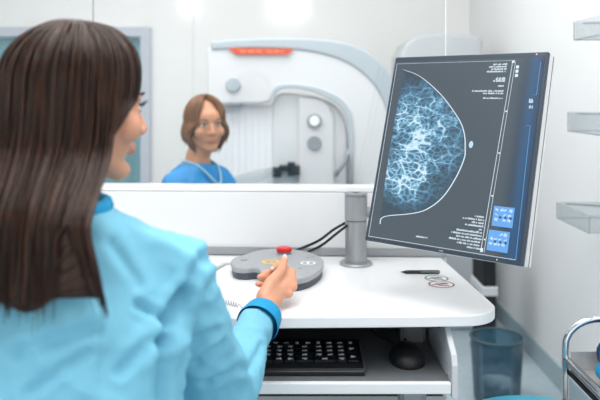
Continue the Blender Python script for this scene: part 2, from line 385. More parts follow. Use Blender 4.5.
# handle on the right of the column
b = nb(); tube(b, smooth_path([(*mp(345, 150)[:1], YM-.17, mp(345, 150)[1]), (mp(342, 160)[0], YM-.18, mp(342, 160)[1]), (mp(336, 170)[0], YM-.17, mp(336, 168)[1]), (mp(335, 172)[0], YM-.12, mp(335, 172)[1])], 4), .012); obj('grab_handle', b, 'devring', mach, smooth=True)
b = nb(); tube(b, smooth_path([(mp(346, 148)[0], YM-.12, mp(346, 148)[1]), (mp(349, 158)[0], YM-.17, mp(349, 158)[1]), (mp(349, 190)[0], YM-.16, mp(349, 190)[1]), (mp(347, 230)[0], YM-.12, mp(347, 230)[1])], 4), .009); obj('grab_handle', b, 'devring', mach, smooth=True)
# paddle with black clamp
b = nb(); prism(b, [mp(228, 177), mp(246, 171), mp(274, 165), mp(276, 168), mp(262, 176), mp(228, 186)], 'y', YM-.32, YM-.08); obj('compression_paddle', b, 'acryl', mach, bevel=.004)
b = nb(); p = mp(246, 190); box(b, (p[0], YM-.15, p[1]), (.25, .26, .035)); obj('breast_support_table', b, 'devgrey', mach, bevel=.01)
b = nb()
for x0, y0, x1, y1 in ((273, 165, 282, 174), (280, 163, 292, 168), (288, 160, 295, 173), (294, 163, 300, 172)):
    p0, p1 = mp(x0, y0), mp(x1, y1); box(b, ((p0[0]+p1[0])/2, YM-.125, (p0[1]+p1[1])/2), (p1[0]-p0[0], .06, p0[1]-p1[1]))
obj('paddle_clamp', b, 'blackm', mach, bevel=.004)
# lead curtain of pale panels left of the column
b = nb(); n = 9
for k in range(n):
    x0, x1 = mp(214, 0)[0], mp(273, 0)[0]; x = x0+(x1-x0)*(k+.5)/n
    box(b, (x, YM-.06, CH-.475), ((x1-x0)/n-.0004, .03, .85))
cur = obj('hanging_panel', b, 'white', mach, bevel=.002)

# ------------------------------------------------------------------ small equipment cart behind the desk
ec = thing('equipment_cart', 'narrow black and white equipment cart by the right wall behind the bin', 'cart', (at(484, 0, 3.5).x, 3.5, 0))
cx = at(484, 0, 3.5).x
b = nb(); box(b, (cx, 3.5, .33), (.060, .22, .52)); obj('cabinet', b, 'blackm', ec, bevel=.006)
b = nb(); box(b, (cx, 3.5, .345), (.075, .23, .045)); obj('shelf', b, 'devwhite', ec, bevel=.005)
b = nb(); box(b, (cx, 3.5, .60), (.075, .23, .03)); obj('shelf', b, 'devwhite', ec, bevel=.005)
b = nb(); box(b, (cx, 3.5, .055), (.085, .24, .03)); obj('base', b, 'devgrey', ec, bevel=.005)
for sx in (-1, 1):
    for sy in (-1, 1):
        b = nb(); cyl(b, (cx+sx*.03, 3.5+sy*.10, .02), .02, .018, 16, Matrix.Rotation(PI/2, 3, 'Y')); obj('caster', b, 'black', ec)

# ------------------------------------------------------------------ waste bin
BC = (.82, 3.0, 0)
binr = thing('waste_bin', 'smoky blue see-through waste bin on the floor by the right wall', 'waste bin', BC)
b = nb(); seg = 48; prof = [(.092, .0), (.094, .006), (.108, .262), (.105, .262), (.090, .012)]
rings = [[b.verts.new((BC[0]+r*math.cos(2*PI*k/seg), BC[1]+r*math.sin(2*PI*k/seg), z)) for k in range(seg)] for r, z in prof]
for a_, b_ in zip(rings, rings[1:]):
    for k in range(seg): b.faces.new((a_[k], a_[(k+1) % seg], b_[(k+1) % seg], b_[k]))
b.faces.new(rings[0][::-1]); b.faces.new(rings[-1])
obj('bin_body', b, 'binm', binr, smooth='auto')
b = nb(); ring = [(BC[0]+.108*math.cos(2*PI*k/48), BC[1]+.108*math.sin(2*PI*k/48), .263) for k in range(49)]; tube(b, ring, .005, 8); obj('bin_rim', b, 'binrim', binr, smooth=True)
b = nb(); ball(b, (BC[0]+.01, BC[1], .052), (.072, .07, .040), u=40, v=28); ball(b, (BC[0]-.03, BC[1]-.02, .075), (.04, .045, .03), u=30, v=20)
bag = voxel('bin_bag', b, .006, 'bag', None, 2, lambda p, n: .016*(.4-abs(noise.noise(p*26)))); tag(bag, 'crumpled white plastic bag lying inside the smoky blue waste bin', 'plastic bag')
# blue liner folded over the rim
b = nb(); seg = 60; top = []; bot = []
for k in range(seg):
    a = 2*PI*k/seg; rr = .1015+.002*math.sin(9*a); zb = .175+.018*math.sin(3*a+1)+.008*math.sin(11*a)
    top.append(b.verts.new((BC[0]+(rr+.002)*math.cos(a), BC[1]+(rr+.002)*math.sin(a), .260))); bot.append(b.verts.new((BC[0]+(rr-.006)*math.cos(a), BC[1]+(rr-.006)*math.sin(a), zb)))
for k in range(seg): b.faces.new((top[k], top[(k+1) % seg], bot[(k+1) % seg], bot[k]))
lin = obj('bin_liner', b, glassmat('liner_film', (.75, .88, .92, 1), .8, .2, .35, srgb(110, 160, 184)), binr, smooth=True)

# ------------------------------------------------------------------ clear wall shelves
def wall_shelf(py_top, py_bot, pxl, label):
    xf = .95; Y1 = xf*F/(pxl-300); Y0 = Y1-.30
    zt = CH-(py_top-HY)*Y1/F; zb = CH-(py_bot-HY)*Y1/F
    t = thing('wall_shelf', label, 'shelf', (XR, (Y0+Y1)/2, zb), 'clear acrylic shelves on the right wall')
    d = XR-xf
    b = nb(); box(b, (XR-.003, (Y0+Y1)/2, (zt+zb)/2), (.004, Y1-Y0, zt-zb)); obj('back_plate', b, 'acryl', t)
    b = nb(); box(b, (XR-d/2, (Y0+Y1)/2, zb+.002), (d-.012, Y1-Y0-.01, .004)); obj('bottom_plate', b, 'acryl', t)
    b = nb(); box(b, (xf, (Y0+Y1)/2, (zb+zt)/2), (.004, Y1-Y0, zt-zb)); obj('front_plate', b, 'acryl', t)
    for y in (Y0+.003, Y1-.003):
        b = nb(); box(b, (XR-d/2, y, (zb+zt)/2), (d-.012, .004, zt-zb)); obj('end_plate', b, 'acryl', t)
    b = nb(); tube(b, [(xf+.03, Y1-.004, zt-.004), (XR-.004, Y1-.07, zt-.006)], .0045, 8); obj('support_rod', b, 'acryle', t)
    for P0, P1 in (((xf, Y0, zb), (xf, Y1, zb)), ((xf, Y1, zb), (XR-.004, Y1, zb)), ((xf, Y0, zb), (xf, Y0, zt)), ((xf, Y1, zb), (xf, Y1, zt))):
        b = nb(); tube(b, [P0, P1], .0016, 6); obj('edge_strip', b, 'acryle', t)
wall_shelf(22, 40, 574, 'clear acrylic wall shelf at the top of the right wall, highest of three')
wall_shelf(112, 131, 568, 'clear acrylic wall shelf on the right wall, middle one of three')
wall_shelf(202, 218, 557, 'clear acrylic wall shelf on the right wall, lowest of three')

# ------------------------------------------------------------------ desk
DZ = .76
desk = thing('desk', 'white rounded workstation desk with a pull-out keyboard tray', 'desk', (0, 1.95, 0))
XD0 = -1.05
def yb(x): return 2.289+.0-x*math.tan(math.radians(2.6))-.010
arc = []
cxr, cyr, rr = .385, 1.755, .09
for k in range(9):
    a = -PI/2+PI/2*k/8; arc.append((cxr+rr*math.cos(a)-.003, cyr+rr*math.sin(a)))
outl = [(XD0, yb(XD0)), (XD0, 1.63), (-.3, 1.645), (.1, 1.655), (.28, 1.66)] + arc + [(.458, 2.0), (.442, yb(.442))]
b = nb(); prism(b, outl, 'z', DZ-.026, DZ); obj('desktop', b, 'desk', desk, bevel=.003, seg=3)
for x, nm in ((.30, 'leg'), (-.80, 'leg')):
    b = nb(); box(b, (x, 1.93, .38), (.07, .05, .70)); box(b, (x, 1.93, .36), (.058, .06, .70)); l = obj('leg', b, 'metalpaint', desk, bevel=.004)
    b = nb(); box(b, (x, 1.90, .018), (.08, .56, .035)); sub('foot', b, 'metalpaint', l, bevel=.006)
b = nb(); box(b, (-.2, 2.12, .56), (1.24, .018, .348)); obj('under_desk_shade', b, 'blackm', desk, bevel=.002)  # black sheet added for the shade under the desk
b = nb(); box(b, (-.25, 1.90, .728), (1.16, .42, .010)); obj('underframe', b, 'blackm', desk)
# keyboard tray
TZ = .622
b = nb(); box(b, (-.06, 1.845, TZ-.012), (.80, .43, .016)); obj('tray_surface', b, 'charcoal', desk, bevel=.001)
b = nb(); box(b, (-.06, 1.624, TZ-.012), (.80, .014, .026)); obj('tray_front', b, 'desk', desk, bevel=.003)
for x in (.348, -.468):
    b = nb(); prism(b, [(1.615, TZ-.035), (2.06, TZ-.035), (2.06, .722), (1.70, .722), (1.625, TZ+.062), (1.615, TZ+.04)], 'x', x-.007, x+.007); sp = obj('tray_side', b, 'deskedge', desk, bevel=.003)
    b = nb(); cyl(b, (x-.0072, 1.66, TZ+.004), .004, .003, 12, Matrix.Rotation(PI/2, 3, 'Y')); cyl(b, (x-.0072, 1.665, TZ+.03), .0025, .003, 12, Matrix.Rotation(PI/2, 3, 'Y')); sub('screw', b, 'metalpaint', sp)

# keyboard
KX0, KX1, KY0, KY1 = -.33, .150, 1.668, 1.848
kb = thing('keyboard', 'black keyboard with white key markings on the pull-out tray', 'keyboard', ((KX0+KX1)/2, (KY0+KY1)/2, TZ-.004))
slope = .055
def kz(y): return TZ+.012+(y-KY0)*slope
b = nb(); prism(b, [(KY0, TZ-.004), (KY1, TZ-.004), (KY1, kz(KY1)), (KY0+.008, kz(KY0)), (KY0, kz(KY0)-.005)], 'x', KX0, KX1); obj('case', b, 'black', kb, bevel=.002)
b = nb(); box(b, (KX1+.0005, (KY0+KY1)/2+.003, TZ+.0125), (.002, KY1-KY0-.02, .006), Euler((slope, 0, 0)).to_matrix()); obj('side_trim', b, 'metalpaint', kb)
protos = {}
def key(x, y, wk, dk=.0165, glyph=0):
    kk = (round(wk, 4), round(dk, 4), glyph)
    if kk not in protos:
        b = nb(); box(b, (0, 0, .0025), (wk-.003, dk-.003, .005)); bmesh.ops.bevel(b, geom=b.edges[:], offset=.0008, segments=1, affect='EDGES')
        nf = len(b.faces); rnd = random.Random(glyph*7+int(wk*1e4))
        gh = .0008
        if glyph == 1: box(b, (-.001, 0, .0053), (.0065, .0120, gh)); box(b, (.0022, .001, .0053), (.0035, .0090, gh))
        elif glyph == 2: box(b, (0, .002, .0053), (.0120, .0042, gh)); box(b, (.0015, -.0015, .0053), (.004, .008, gh))
        elif glyph == 3: box(b, (0, 0, .0053), (.0125, .0048, gh)); box(b, (-.002, 0, .0053), (.0045, .0115, gh))
        elif glyph == 4: box(b, (0, -.0005, .0053), (.0130, .0045, gh)); box(b, (.0028, .0015, .0053), (.0030, .0080, gh))
        me = bpy.data.meshes.new('key'); 
        for f in b.faces: f.material_index = 1 if (min(v.co.z for v in f.verts) > .0048 and max(v.co.z for v in f.verts) > .0051) else 0
        b.to_mesh(me); b.free(); me.materials.append(M['key']); me.materials.append(M['white']); protos[kk] = me
    o = bpy.data.objects.new('key', protos[kk]); COL.objects.link(o); o.parent = kb
    o.location = Vector((x, y, kz(y))) - Vector(kb['_o']); o.rotation_euler = (slope, 0, 0)
p_ = .0268; dp_ = .0238
y0 = KY0+.048
rnd = random.Random(3)
nx = KX1-.010-4*p_+p_/2
for r in range(5):
    y = y0+r*dp_
    for c in range(4):                                   # number block
        if r == 0 and c == 0: key(nx+p_/2, y, 2*p_, dp_, 4)
        elif r == 0 and c == 1: continue
        elif c == 3 and r in (0, 2): key(nx+c*p_, y+dp_/2, p_, 2*dp_, 3)
        elif c == 3 and r in (1, 3): continue
        else: key(nx+c*p_, y, p_, dp_, rnd.choice((1, 2, 3, 4)))
    x = nx-.85*p_
    while x > KX0+.02:                                   # letter block, wider keys at its right end
        ww = p_*(1.6 if x > nx-1.2*p_ and r < 4 else 1.0)
        if r == 0 and x < nx-3.5*p_ and x > nx-8*p_: ww = 4.2*p_
        if x-ww < KX0+.006: break
        key(x-ww/2+p_/2-.004, y, ww, dp_, rnd.choice((1, 2, 3, 4)) if ww < 2*p_ else 0); x -= ww

# mouse
mc = Vector((.262, 1.765, TZ-.004))
ms = thing('computer_mouse', 'black computer mouse on the right of the pull-out tray', 'mouse', mc)
b = nb(); ball(b, (mc.x, mc.y, mc.z+.008), (.043, .062, .037), u=32, v=20)
for v in b.verts:
    if v.co.z < mc.z: v.co.z = mc.z
    v.co.x = mc.x+(v.co.x-mc.x)*(1-.10*(v.co.y-mc.y)/.058)
obj('mouse_shell', b, 'black', ms, smooth='auto')
b = nb(); cyl(b, (mc.x, mc.y+.03, mc.z+.036), .009, .006, 20, Matrix.Rotation(PI/2, 3, 'Y')); obj('scroll_wheel', b, 'blackm', ms)
b = nb(); tube(b, smooth_path([(mc.x-.005, mc.y+.052, mc.z+.01), (mc.x-.02, mc.y+.12, mc.z+.004), (mc.x-.06, mc.y+.2, mc.z+.004), (mc.x-.06, mc.y+.28, mc.z+.006)], 6), .0018, 6); obj('cable', b, 'blackm', ms, smooth=True)

# pen
p0, p1 = at(401, 272.5, .505*F/177), at(440, 273, .505*F/177.5)
p0.z = p1.z = DZ+.0052; p1.y = p0.y
pen = thing('pen', 'black pen lying on the white desk under the monitor', 'pen', ((p0+p1)/2))
b = nb(); d = (p1-p0).normalized(); tube(b, [p0, p0+d*.012, p0+d*.014, p1-d*.004, p1], [.001, .0042, .005, .0052, .004], 14); obj('barrel', b, 'black', pen, smooth='auto')
b = nb(); tube(b, [p0+d*.055+Vector((0, -.0054, .001)), p1-d*.002+Vector((0, -.0054, .001))], .0012, 6); obj('clip', b, 'metalpaint', pen)

def desk_sticker(px, py, rx, ink, kind, label):
    c = at(px, py, .51*F/(py-95)); c.z = DZ+.0004
    t = thing('round_sticker', label, 'sticker', c)
    b = nb(); cyl(b, (c.x, c.y, DZ+.0004), rx*.98, .0006, 40); obj('disc', b, 'white', t)
    b = nb(); seg = 40
    ro, ri = rx, rx*.86
    for k in range(seg):
        a0, a1 = 2*PI*k/seg, 2*PI*(k+1)/seg; z = DZ+.0009
        b.faces.new([b.verts.new((c.x+r*math.cos(a), c.y+r*math.sin(a), z)) for r, a in ((ro, a0), (ro, a1), (ri, a1), (ri, a0))])
    box(b, (c.x, c.y+rx*.3, DZ+.0009), (rx*.9, rx*.16, .0003)); box(b, (c.x-rx*.1, c.y, DZ+.0009), (rx*1.3, rx*.18, .0003), Euler((0, 0, .25)).to_matrix()); box(b, (c.x+rx*.1, c.y-rx*.35, DZ+.0009), (rx*.8, rx*.2, .0003), Euler((0, 0, -.2)).to_matrix())
    obj('print', b, ink, t)
desk_sticker(436.5, 278.5, .033, 'inkg', 0, 'round white sticker with grey-green print on the desk below the pen')
desk_sticker(441.5, 284.5, .035, 'inkr', 1, 'round white sticker with red-brown print on the desk, nearest the corner')

# ------------------------------------------------------------------ monitor
MC = Vector((.368, 1.742, 1.136)); MR = Euler((0, 0, 0)).to_matrix()
MR = Matrix.Rotation(-.7165, 3, 'Z') @ Matrix.Rotation(-.2881, 3, 'X') @ Matrix.Rotation(.003, 3, 'Y')
MW, MH = .4193, .49
mon = thing('medical_monitor', 'large tilted monitor on a grey post showing a mammogram', 'monitor', (at(356, 0, 2.17).x, 2.17, DZ))
def mloc(o):
    o.data.transform(Matrix.Translation(MC) @ MR.to_4x4()); return o
b = nb(); box(b, (0, .006, 0), (MW, .012, MH)); h = mloc(obj('front_bezel', b, 'bezel', mon, bevel=.003, seg=3))
b = nb(); box(b, (0, .0345, 0), (MW-.003, .005, MH-.003)); mloc(obj('seam', b, 'blackm', mon))
b = nb(); box(b, (0, .0225, 0), (MW-.001, .021, MH-.001)); mloc(obj('side_shell', b, 'monwhite', mon, bevel=.002, seg=2))
b = nb(); box(b, (0, .0415, 0), (MW-.001, .010, MH-.001)); box(b, (0, .056, .0), (MW*.7, .024, MH*.7)); mloc(obj('back_shell', b, 'monwhite', mon, bevel=.003, seg=3))
# screen glass with the picture's own light
sm = bpy.data.materials.new('screen_slate'); sm.use_nodes = True
n = sm.node_tree.nodes; L = sm.node_tree.links; P = n['Principled BSDF']
P.inputs['Base Color'].default_value = (.012, .014, .017, 1); P.inputs['Roughness'].default_value = .35
def scrcoord(n, L):
    """monitor-plane coordinates (x right, z up) from UV, which hold metres + .5"""
    uv = n.new('ShaderNodeUVMap'); uv.uv_map = 'UVMap'; return uv.outputs[0]
sep = n.new('ShaderNodeSeparateXYZ'); L.new(scrcoord(n, L), sep.inputs[0])
cr = n.new('ShaderNodeValToRGB'); e = cr.color_ramp.elements
e[0].position = 0; e[0].color = srgb(74, 86, 97); e[1].position = 1; e[1].color = srgb(10, 38, 66)
x = cr.color_ramp.elements.new(.64); x.color = srgb(72, 84, 94)
x = cr.color_ramp.elements.new(.662); x.color = srgb(44, 66, 88)
x = cr.color_ramp.elements.new(.682); x.color = srgb(24, 84, 130)
x = cr.color_ramp.elements.new(.70); x.color = srgb(22, 58, 94)
L.new(sep.outputs[0], cr.inputs[0])
nz = n.new('ShaderNodeTexNoise'); nz.inputs['Scale'].default_value = 400; L.new(scrcoord(n, L), nz.inputs['Vector'])
mr = n.new('ShaderNodeMapRange'); mr.inputs['To Min'].default_value = .66; mr.inputs['To Max'].default_value = .84; L.new(nz.outputs['Fac'], mr.inputs['Value'])
L.new(cr.outputs[0], P.inputs['Emission Color']); L.new(mr.outputs[0], P.inputs['Emission Strength'])
def uvize(o):
    me = o.data; uv = me.uv_layers.new(name='UVMap')
    for lp in me.loops: co = me.vertices[lp.vertex_index].co; uv.data[lp.index].uv = (co.x+.5, co.z+.5)
    return o
b = nb(); box(b, (.0005, -.0005, -.003), (MW-.017, .0015, MH-.022)); scr = obj('screen', b, sm, mon); uvize(scr); mloc(scr)
outline = [(-0.1761, 0.208), (-0.132, 0.1935), (-0.0905, 0.1687), (-0.0492, 0.1369), (-0.0157, 0.1037), (0.0128, 0.0701), (0.0283, 0.0394), (0.0351, 0.0077), (0.0363, -0.0191), (0.0212, -0.0675), (-0.0067, -0.1172), (-0.0465, -0.1504), (-0.0906, -0.1651), (-0.1458, -0.1756), (-0.1681, -0.1849), (-0.1695, -0.1993)]
cur = smooth_path([Vector((x, 0, z)) for x, z in outline], 5)
def spart(name, b, m):
    o = obj(name, b, m, None); o.data.transform(Matrix.Translation(MC) @ MR.to_4x4()); o.parent = scr; return o
b = nb(); tube(b, [p+Vector((0, -.0021, 0)) for p in cur], [.0010+.0013*min(1, i/12)*(1 if i < 66 else .7) for i in range(len(cur))], 6, flat=.4)
spart('skin_line', b, 'line')
# tissue: a thin sheet bounded by the outline
tm = bpy.data.materials.new('tissue_scan'); tm.use_nodes = True
n = tm.node_tree.nodes; L = tm.node_tree.links; P = n['Principled BSDF']; P.inputs['Base Color'].default_value = (.012, .014, .017, 1); P.inputs['Roughness'].default_value = .35
uvs = scrcoord(n, L)
def node(t, **k):
    x = n.new(t)
    for a, v in k.items(): setattr(x, a, v)
    return x
def math_(op, a, b_=None, clamp=False):
    x = node('ShaderNodeMath', operation=op, use_clamp=clamp)
    for i, v in enumerate((a, b_)):
        if v is None: continue
        if hasattr(v, 'links'): L.new(v, x.inputs[i])
        else: x.inputs[i].default_value = v
    return x.outputs[0]
wn = node('ShaderNodeTexNoise'); wn.inputs['Scale'].default_value = 22; wn.inputs['Detail'].default_value = 3; L.new(uvs, wn.inputs['Vector'])
wv = node('ShaderNodeVectorMath', operation='SCALE'); wv.inputs['Scale'].default_value = .036; L.new(wn.outputs['Color'], wv.inputs[0])
wa = node('ShaderNodeVectorMath', operation='ADD'); L.new(uvs, wa.inputs[0]); L.new(wv.outputs[0], wa.inputs[1])
mpn = node('ShaderNodeMapping'); mpn.inputs['Rotation'].default_value = (0, 0, .45); mpn.inputs['Scale'].default_value = (.75, 1.25, 1); L.new(wa.outputs[0], mpn.inputs[0])
def ridge(scale, wdt):
    v = node('ShaderNodeTexVoronoi', feature='DISTANCE_TO_EDGE'); v.inputs['Scale'].default_value = scale; L.new(mpn.outputs[0], v.inputs['Vector'])
    r = node('ShaderNodeMapRange'); r.inputs['From Min'].default_value = 0; r.inputs['From Max'].default_value = wdt; r.inputs['To Min'].default_value = 1; r.inputs['To Max'].default_value = 0
    L.new(v.outputs['Distance'], r.inputs['Value']); return math_('POWER', r.outputs[0], 2.2)
big = ridge(31, .17); sml = ridge(78, .30)
dn = node('ShaderNodeTexNoise'); dn.inputs['Scale'].default_value = 13; dn.inputs['Detail'].default_value = 5; L.new(wa.outputs[0], dn.inputs['Vector'])
den = node('ShaderNodeMapRange'); den.inputs['From Min'].default_value = .36; den.inputs['From Max'].default_value = .62; L.new(dn.outputs['Fac'], den.inputs['Value'])
# dense zone: an ellipse left of centre, fading towards the skin line
sp = node('ShaderNodeSeparateXYZ'); L.new(uvs, sp.inputs[0])
dx = math_('DIVIDE', math_('SUBTRACT', sp.outputs[0], .39), .135); dz = math_('DIVIDE', math_('SUBTRACT', sp.outputs[1], .515), .155)
rad = math_('ADD', math_('MULTIPLY', dx, dx), math_('MULTIPLY', dz, dz))
zone = node('ShaderNodeMapRange'); zone.inputs['From Min'].default_value = 1.25; zone.inputs['From Max'].default_value = .35; L.new(rad, zone.inputs['Value'])
zf = math_('ADD', math_('MULTIPLY', zone.outputs[0], .9), .12)
tot = math_('MULTIPLY', math_('ADD', math_('ADD', math_('MULTIPLY', big, math_('ADD', math_('MULTIPLY', den.outputs[0], .55), .28)), math_('MULTIPLY', sml, math_('ADD', math_('MULTIPLY', den.outputs[0], .45), .22))), math_('MULTIPLY', den.outputs[0], .26)), zf, True)
ramp = node('ShaderNodeValToRGB'); e = ramp.color_ramp.elements
e[0].position = 0; e[0].color = srgb(44, 64, 78); e[1].position = 1; e[1].color = srgb(215, 242, 253)
x = e.new(.28); x.color = srgb(74, 122, 152); x = e.new(.6); x.color = srgb(124, 184, 216)
L.new(tot, ramp.inputs[0]); L.new(ramp.outputs[0], P.inputs['Emission Color']); P.inputs['Emission Strength'].default_value = .82
b = nb(); poly = [(p.x, p.z) for p in cur][:-6]+[(-.172, -.1795), (-.1757, -.1002), (-.1782, -.0088), (-.1777, .0848), (-.1761, .1583)]
prism(b, poly, 'y', -.0016, -.0012); o = obj('tissue_scan', b, tm, None); uvize(o); o.data.transform(Matrix.Translation(MC) @ MR.to_4x4()); o.parent = scr
b = nb(); ball(b, (.0485, -.0016, .0165), (.0055, .0006, .0085), Matrix.Rotation(.0, 3, 'Y')); spart('nipple_mark', b, M['thumbl'])
# border and rulers
def seg2(b, x0, z0, x1, z1, t=.0009):
    tube(b, [(x0, -.0018, z0), (x1, -.0018, z1)], t*.55, 4)
b = nb(); seg2(b, -.2000, .2254, -.198, -.2332); seg2(b, -.198, -.2335, .1933, -.2338); seg2(b, -.2, .2254, .132, .2248, .0006); spart('border_line', b, 'line')
b = nb(); seg2(b, .1258, .2217, .1097, -.2287, .0012); seg2(b, .1330, .2217, .1180, -.2287, .0009); box(b, (.1275, -.0018, .222), (.006, .0008, .006)); box(b, (.1115, -.0018, -.224), (.006, .0008, .009))
for k in range(4): box(b, (.126-.0035*(k), -.0018, .10-.1*k), (.004, .0008, .003))
spart('ruler', b, 'line')
b = nb(); seg2(b, .1942, .2197, .1944, .1403, .0013); seg2(b, .1944, .1403, .187, .1403, .0008); seg2(b, .1883, .0676, .1933, -.2338, .0013); seg2(b, .1883, .0676, .178, .0676, .0009); spart('window_edge_line', b, 'lineb')
b = nb(); rnd = random.Random(5)
def words(b, xr, z, wd, hgt=.0042, thin=.62):
    x = xr-wd
    while x < xr-.001:
        ww = min(rnd.uniform(.0012, .0028), xr-x); hh = hgt*rnd.uniform(.55, 1)
        box(b, (x+ww/2, -.0018, z+(hh-hgt)/2), (ww*thin, .0006, hh)); x += ww+(.0022 if rnd.random() < .12 else .0002)
for z, wd in ((.2165, .036), (.2105, .046), (.2045, .040), (.1985, .050), (.1805, .024), (.1745, .030), (.1625, .016), (.1500, .082), (.1440, .052), (.1320, .050)):
    words(b, .113-.0005*(.2165-z)*60*.03, z, wd, .0044 if z != .1805 else .008)
spart('screen_text', b, 'line'); b = nb()
for k, wd in enumerate((.024, .054, .030, .046, .010, .066, .078, .064, .082, .060, .034)):
    words(b, .108, -.150-.0072*k, wd, .0046)
spart('screen_text', b, 'line'); b = nb()
words(b, -.03, -.2156, .032, .004)
spart('screen_text', b, 'line')
b = nb()
for k in range(3): box(b, (.1395+.0002*k, -.0018, .2085-.0105*k), (.0068, .0006, .0072))
words(b, .1890, .1265, .011, .011); words(b, .1890, .112, .009, .008)
spart('tool_icon', b, 'line')
for (x0, x1, z0, z1) in ((.1275, .1765, -.1670, -.1219), (.1230, .1725, -.2224, -.1764)):
    b = nb(); box(b, ((x0+x1)/2, -.0015, (z0+z1)/2), (x1-x0, .001, z1-z0)); t_ = obj('thumbnail', b, 'thumb', None); t_.data.transform(Matrix.Translation(MC) @ MR.to_4x4()); t_.parent = scr
    b = nb(); 
    for i in range(4):
        for j in range(3):
            if rnd.random() < .8: box(b, (x0+.008+i*.0105+rnd.uniform(-.002, .002), -.0021, z1-.008-j*.011), (.0075, .0004, rnd.uniform(.002, .007)), Matrix.Rotation(rnd.uniform(-.7, .7), 3, 'Y'))
    spart('thumbnail_print', b, 'thumbl')
    b = nb()
    for i in range(3): box(b, (x0+.018+i*.0125, -.0022, (z0+z1)/2-.002), (.005, .0004, .005), Matrix.Rotation(.6, 3, 'Y'))
    spart('thumbnail_mark', b, 'thumbd')
b = nb(); ball(b, (.182, -.0006, .2385), .002); ball(b, (.15, -.0006, -.2400), .0015); mloc(obj('indicator', b, 'white', mon)); 
b = nb(); box(b, (.01, -.0006, -.2405), (.010, .001, .003)); mloc(obj('sensor', b, 'devring', mon))
# post on the desk and arm
PXc, PYc = at(356, 0, 2.17).x, 2.17
b = nb(); lathe(b, [(.050, 0), (.050, .004), (.046, .008), (.034, .009)], (PXc, PYc, DZ)); obj('post_flange', b, 'metalpaint', mon, smooth='auto')
zj = CH-(221-95)*2.15/F
b = nb(); lathe(b, [(.033, .006), (.033, zj-DZ-.002)], (PXc, PYc, DZ)); post = obj('post', b, 'metalpaint', mon, smooth='auto')
b = nb(); lathe(b, [(.0315, 0), (.0315, .004)], (PXc, PYc, zj-.003)); sub('post_joint', b, 'paddark', post)
ztop = CH-(193.5-95)*2.15/F
b = nb(); lathe(b, [(.0345, zj+.001-DZ), (.0345, ztop-DZ-.010)], (PXc, PYc, DZ)); obj('post_sleeve', b, 'metalpaint', mon, smooth='auto')
b = nb(); lathe(b, [(.031, ztop-DZ-.010), (.031, ztop-DZ-.006), (.035, ztop-DZ-.005), (.035, ztop-DZ-.001), (.033, ztop-DZ)], (PXc, PYc, DZ)); c_ = obj('post_cap', b, 'metalpaint', mon, smooth='auto')
b = nb(); box(b, (PXc, PYc, ztop+.0003), (.018, .006, .001)); sub('cap_slot', b, 'blackm', c_)
bk = MC + MR @ Vector((0, .07, -.0)); 
b = nb(); tube(b, smooth_path([(PXc+.01, PYc, .915), (PXc+.12, PYc-.01, .93), (bk.x+.03, bk.y+.08, 1.04), bk], 6), .017, 16); obj('arm', b, 'metalpaint', mon, smooth=True)
b = nb(); box(b, (0, .075, 0), (.11, .014, .11)); mloc(obj('mount_plate', b, 'metalpaint', mon, bevel=.002))

# ------------------------------------------------------------------ control pad with red button
padr = thing('control_pad', 'grey oval control pad with a red push button on the desk', 'control panel', (at(278, 0, 2.05).x, 2.05, DZ))
def dp(px, py, z): return at(px, py, (CH-z)*F/(py-HY))
ZT = DZ+.034
edge = [(232, 258.5), (233, 266), (244, 268), (257, 267.5), (262, 273), (272, 277.5), (290, 279), (306, 277), (318, 271), (323.5, 264), (321, 257), (308, 251.5), (290, 249), (272, 248.5), (256, 250.5), (246, 254)]
top = [dp(px, py, ZT) for px, py in edge]
ol = [(p.x, p.y) for p in smooth_path([Vector((p.x, p.y, 0)) for p in top], 4, True)]
cxm = sum(p[0] for p in ol)/len(ol); cym = sum(p[1] for p in ol)/len(ol)
sh = lambda s: [(cxm+(x-cxm)*s, cym+(y-cym)*s) for x, y in ol]
b = nb(); prism(b, sh(.975), 'z', DZ+.0002, ZT-.014); obj('pad_base', b, 'paddark', padr, bevel=.003)
b = nb(); prism(b, ol, 'z', ZT-.016, ZT); top_ = obj('pad_top', b, 'pad', padr, bevel=.004, seg=3)
c = dp(284, 253.5, ZT)
b = nb(); lathe(b, [(.020, 0), (.020, .006), (.016, .008)], (c.x, c.y, ZT)); obj('button_collar', b, 'devring', padr, smooth='auto')
b = nb(); lathe(b, [(.014, .004), (.014, .007), (.0235, .008), (.0235, .016), (.020, .019), (.006, .0195)], (c.x, c.y, ZT)); obj('red_button', b, 'red', padr, smooth='auto')
def flat_ring(bm, c, ro, ri, z, sx=1):
    for k in range(40):
        a0, a1 = 2*PI*k/40, 2*PI*(k+1)/40
        bm.faces.new([bm.verts.new((c.x+r*math.cos(a)*sx, c.y+r*math.sin(a), z)) for r, a in ((ro, a0), (ro, a1), (ri, a1), (ri, a0))])
c = dp(271, 262, ZT); b = nb(); flat_ring(b, c, .026, .017, ZT+.0006); box(b, (c.x, c.y, ZT+.0006), (.016, .006, .0006), Euler((0, 0, .7)).to_matrix()); obj('yellow_symbol', b, 'yellow', padr)
c = dp(308, 263, ZT); b = nb(); flat_ring(b, c, .022, .017, ZT+.0006); box(b, (c.x, c.y, ZT+.0006), (.008, .02, .0006)); obj('white_symbol', b, 'white', padr)
b = nb()
for px, py in ((307, 257.5), (313, 257), (300, 268)): q = dp(px, py, ZT); box(b, (q.x, q.y, ZT+.0006), (.010, .012, .0006))
obj('symbol', b, 'devring', padr)
c = dp(244, 260, ZT); b = nb(); cyl(b, (c.x, c.y, ZT+.001), .010, .003, 24); obj('side_button', b, 'devring', padr, bevel=.0008)
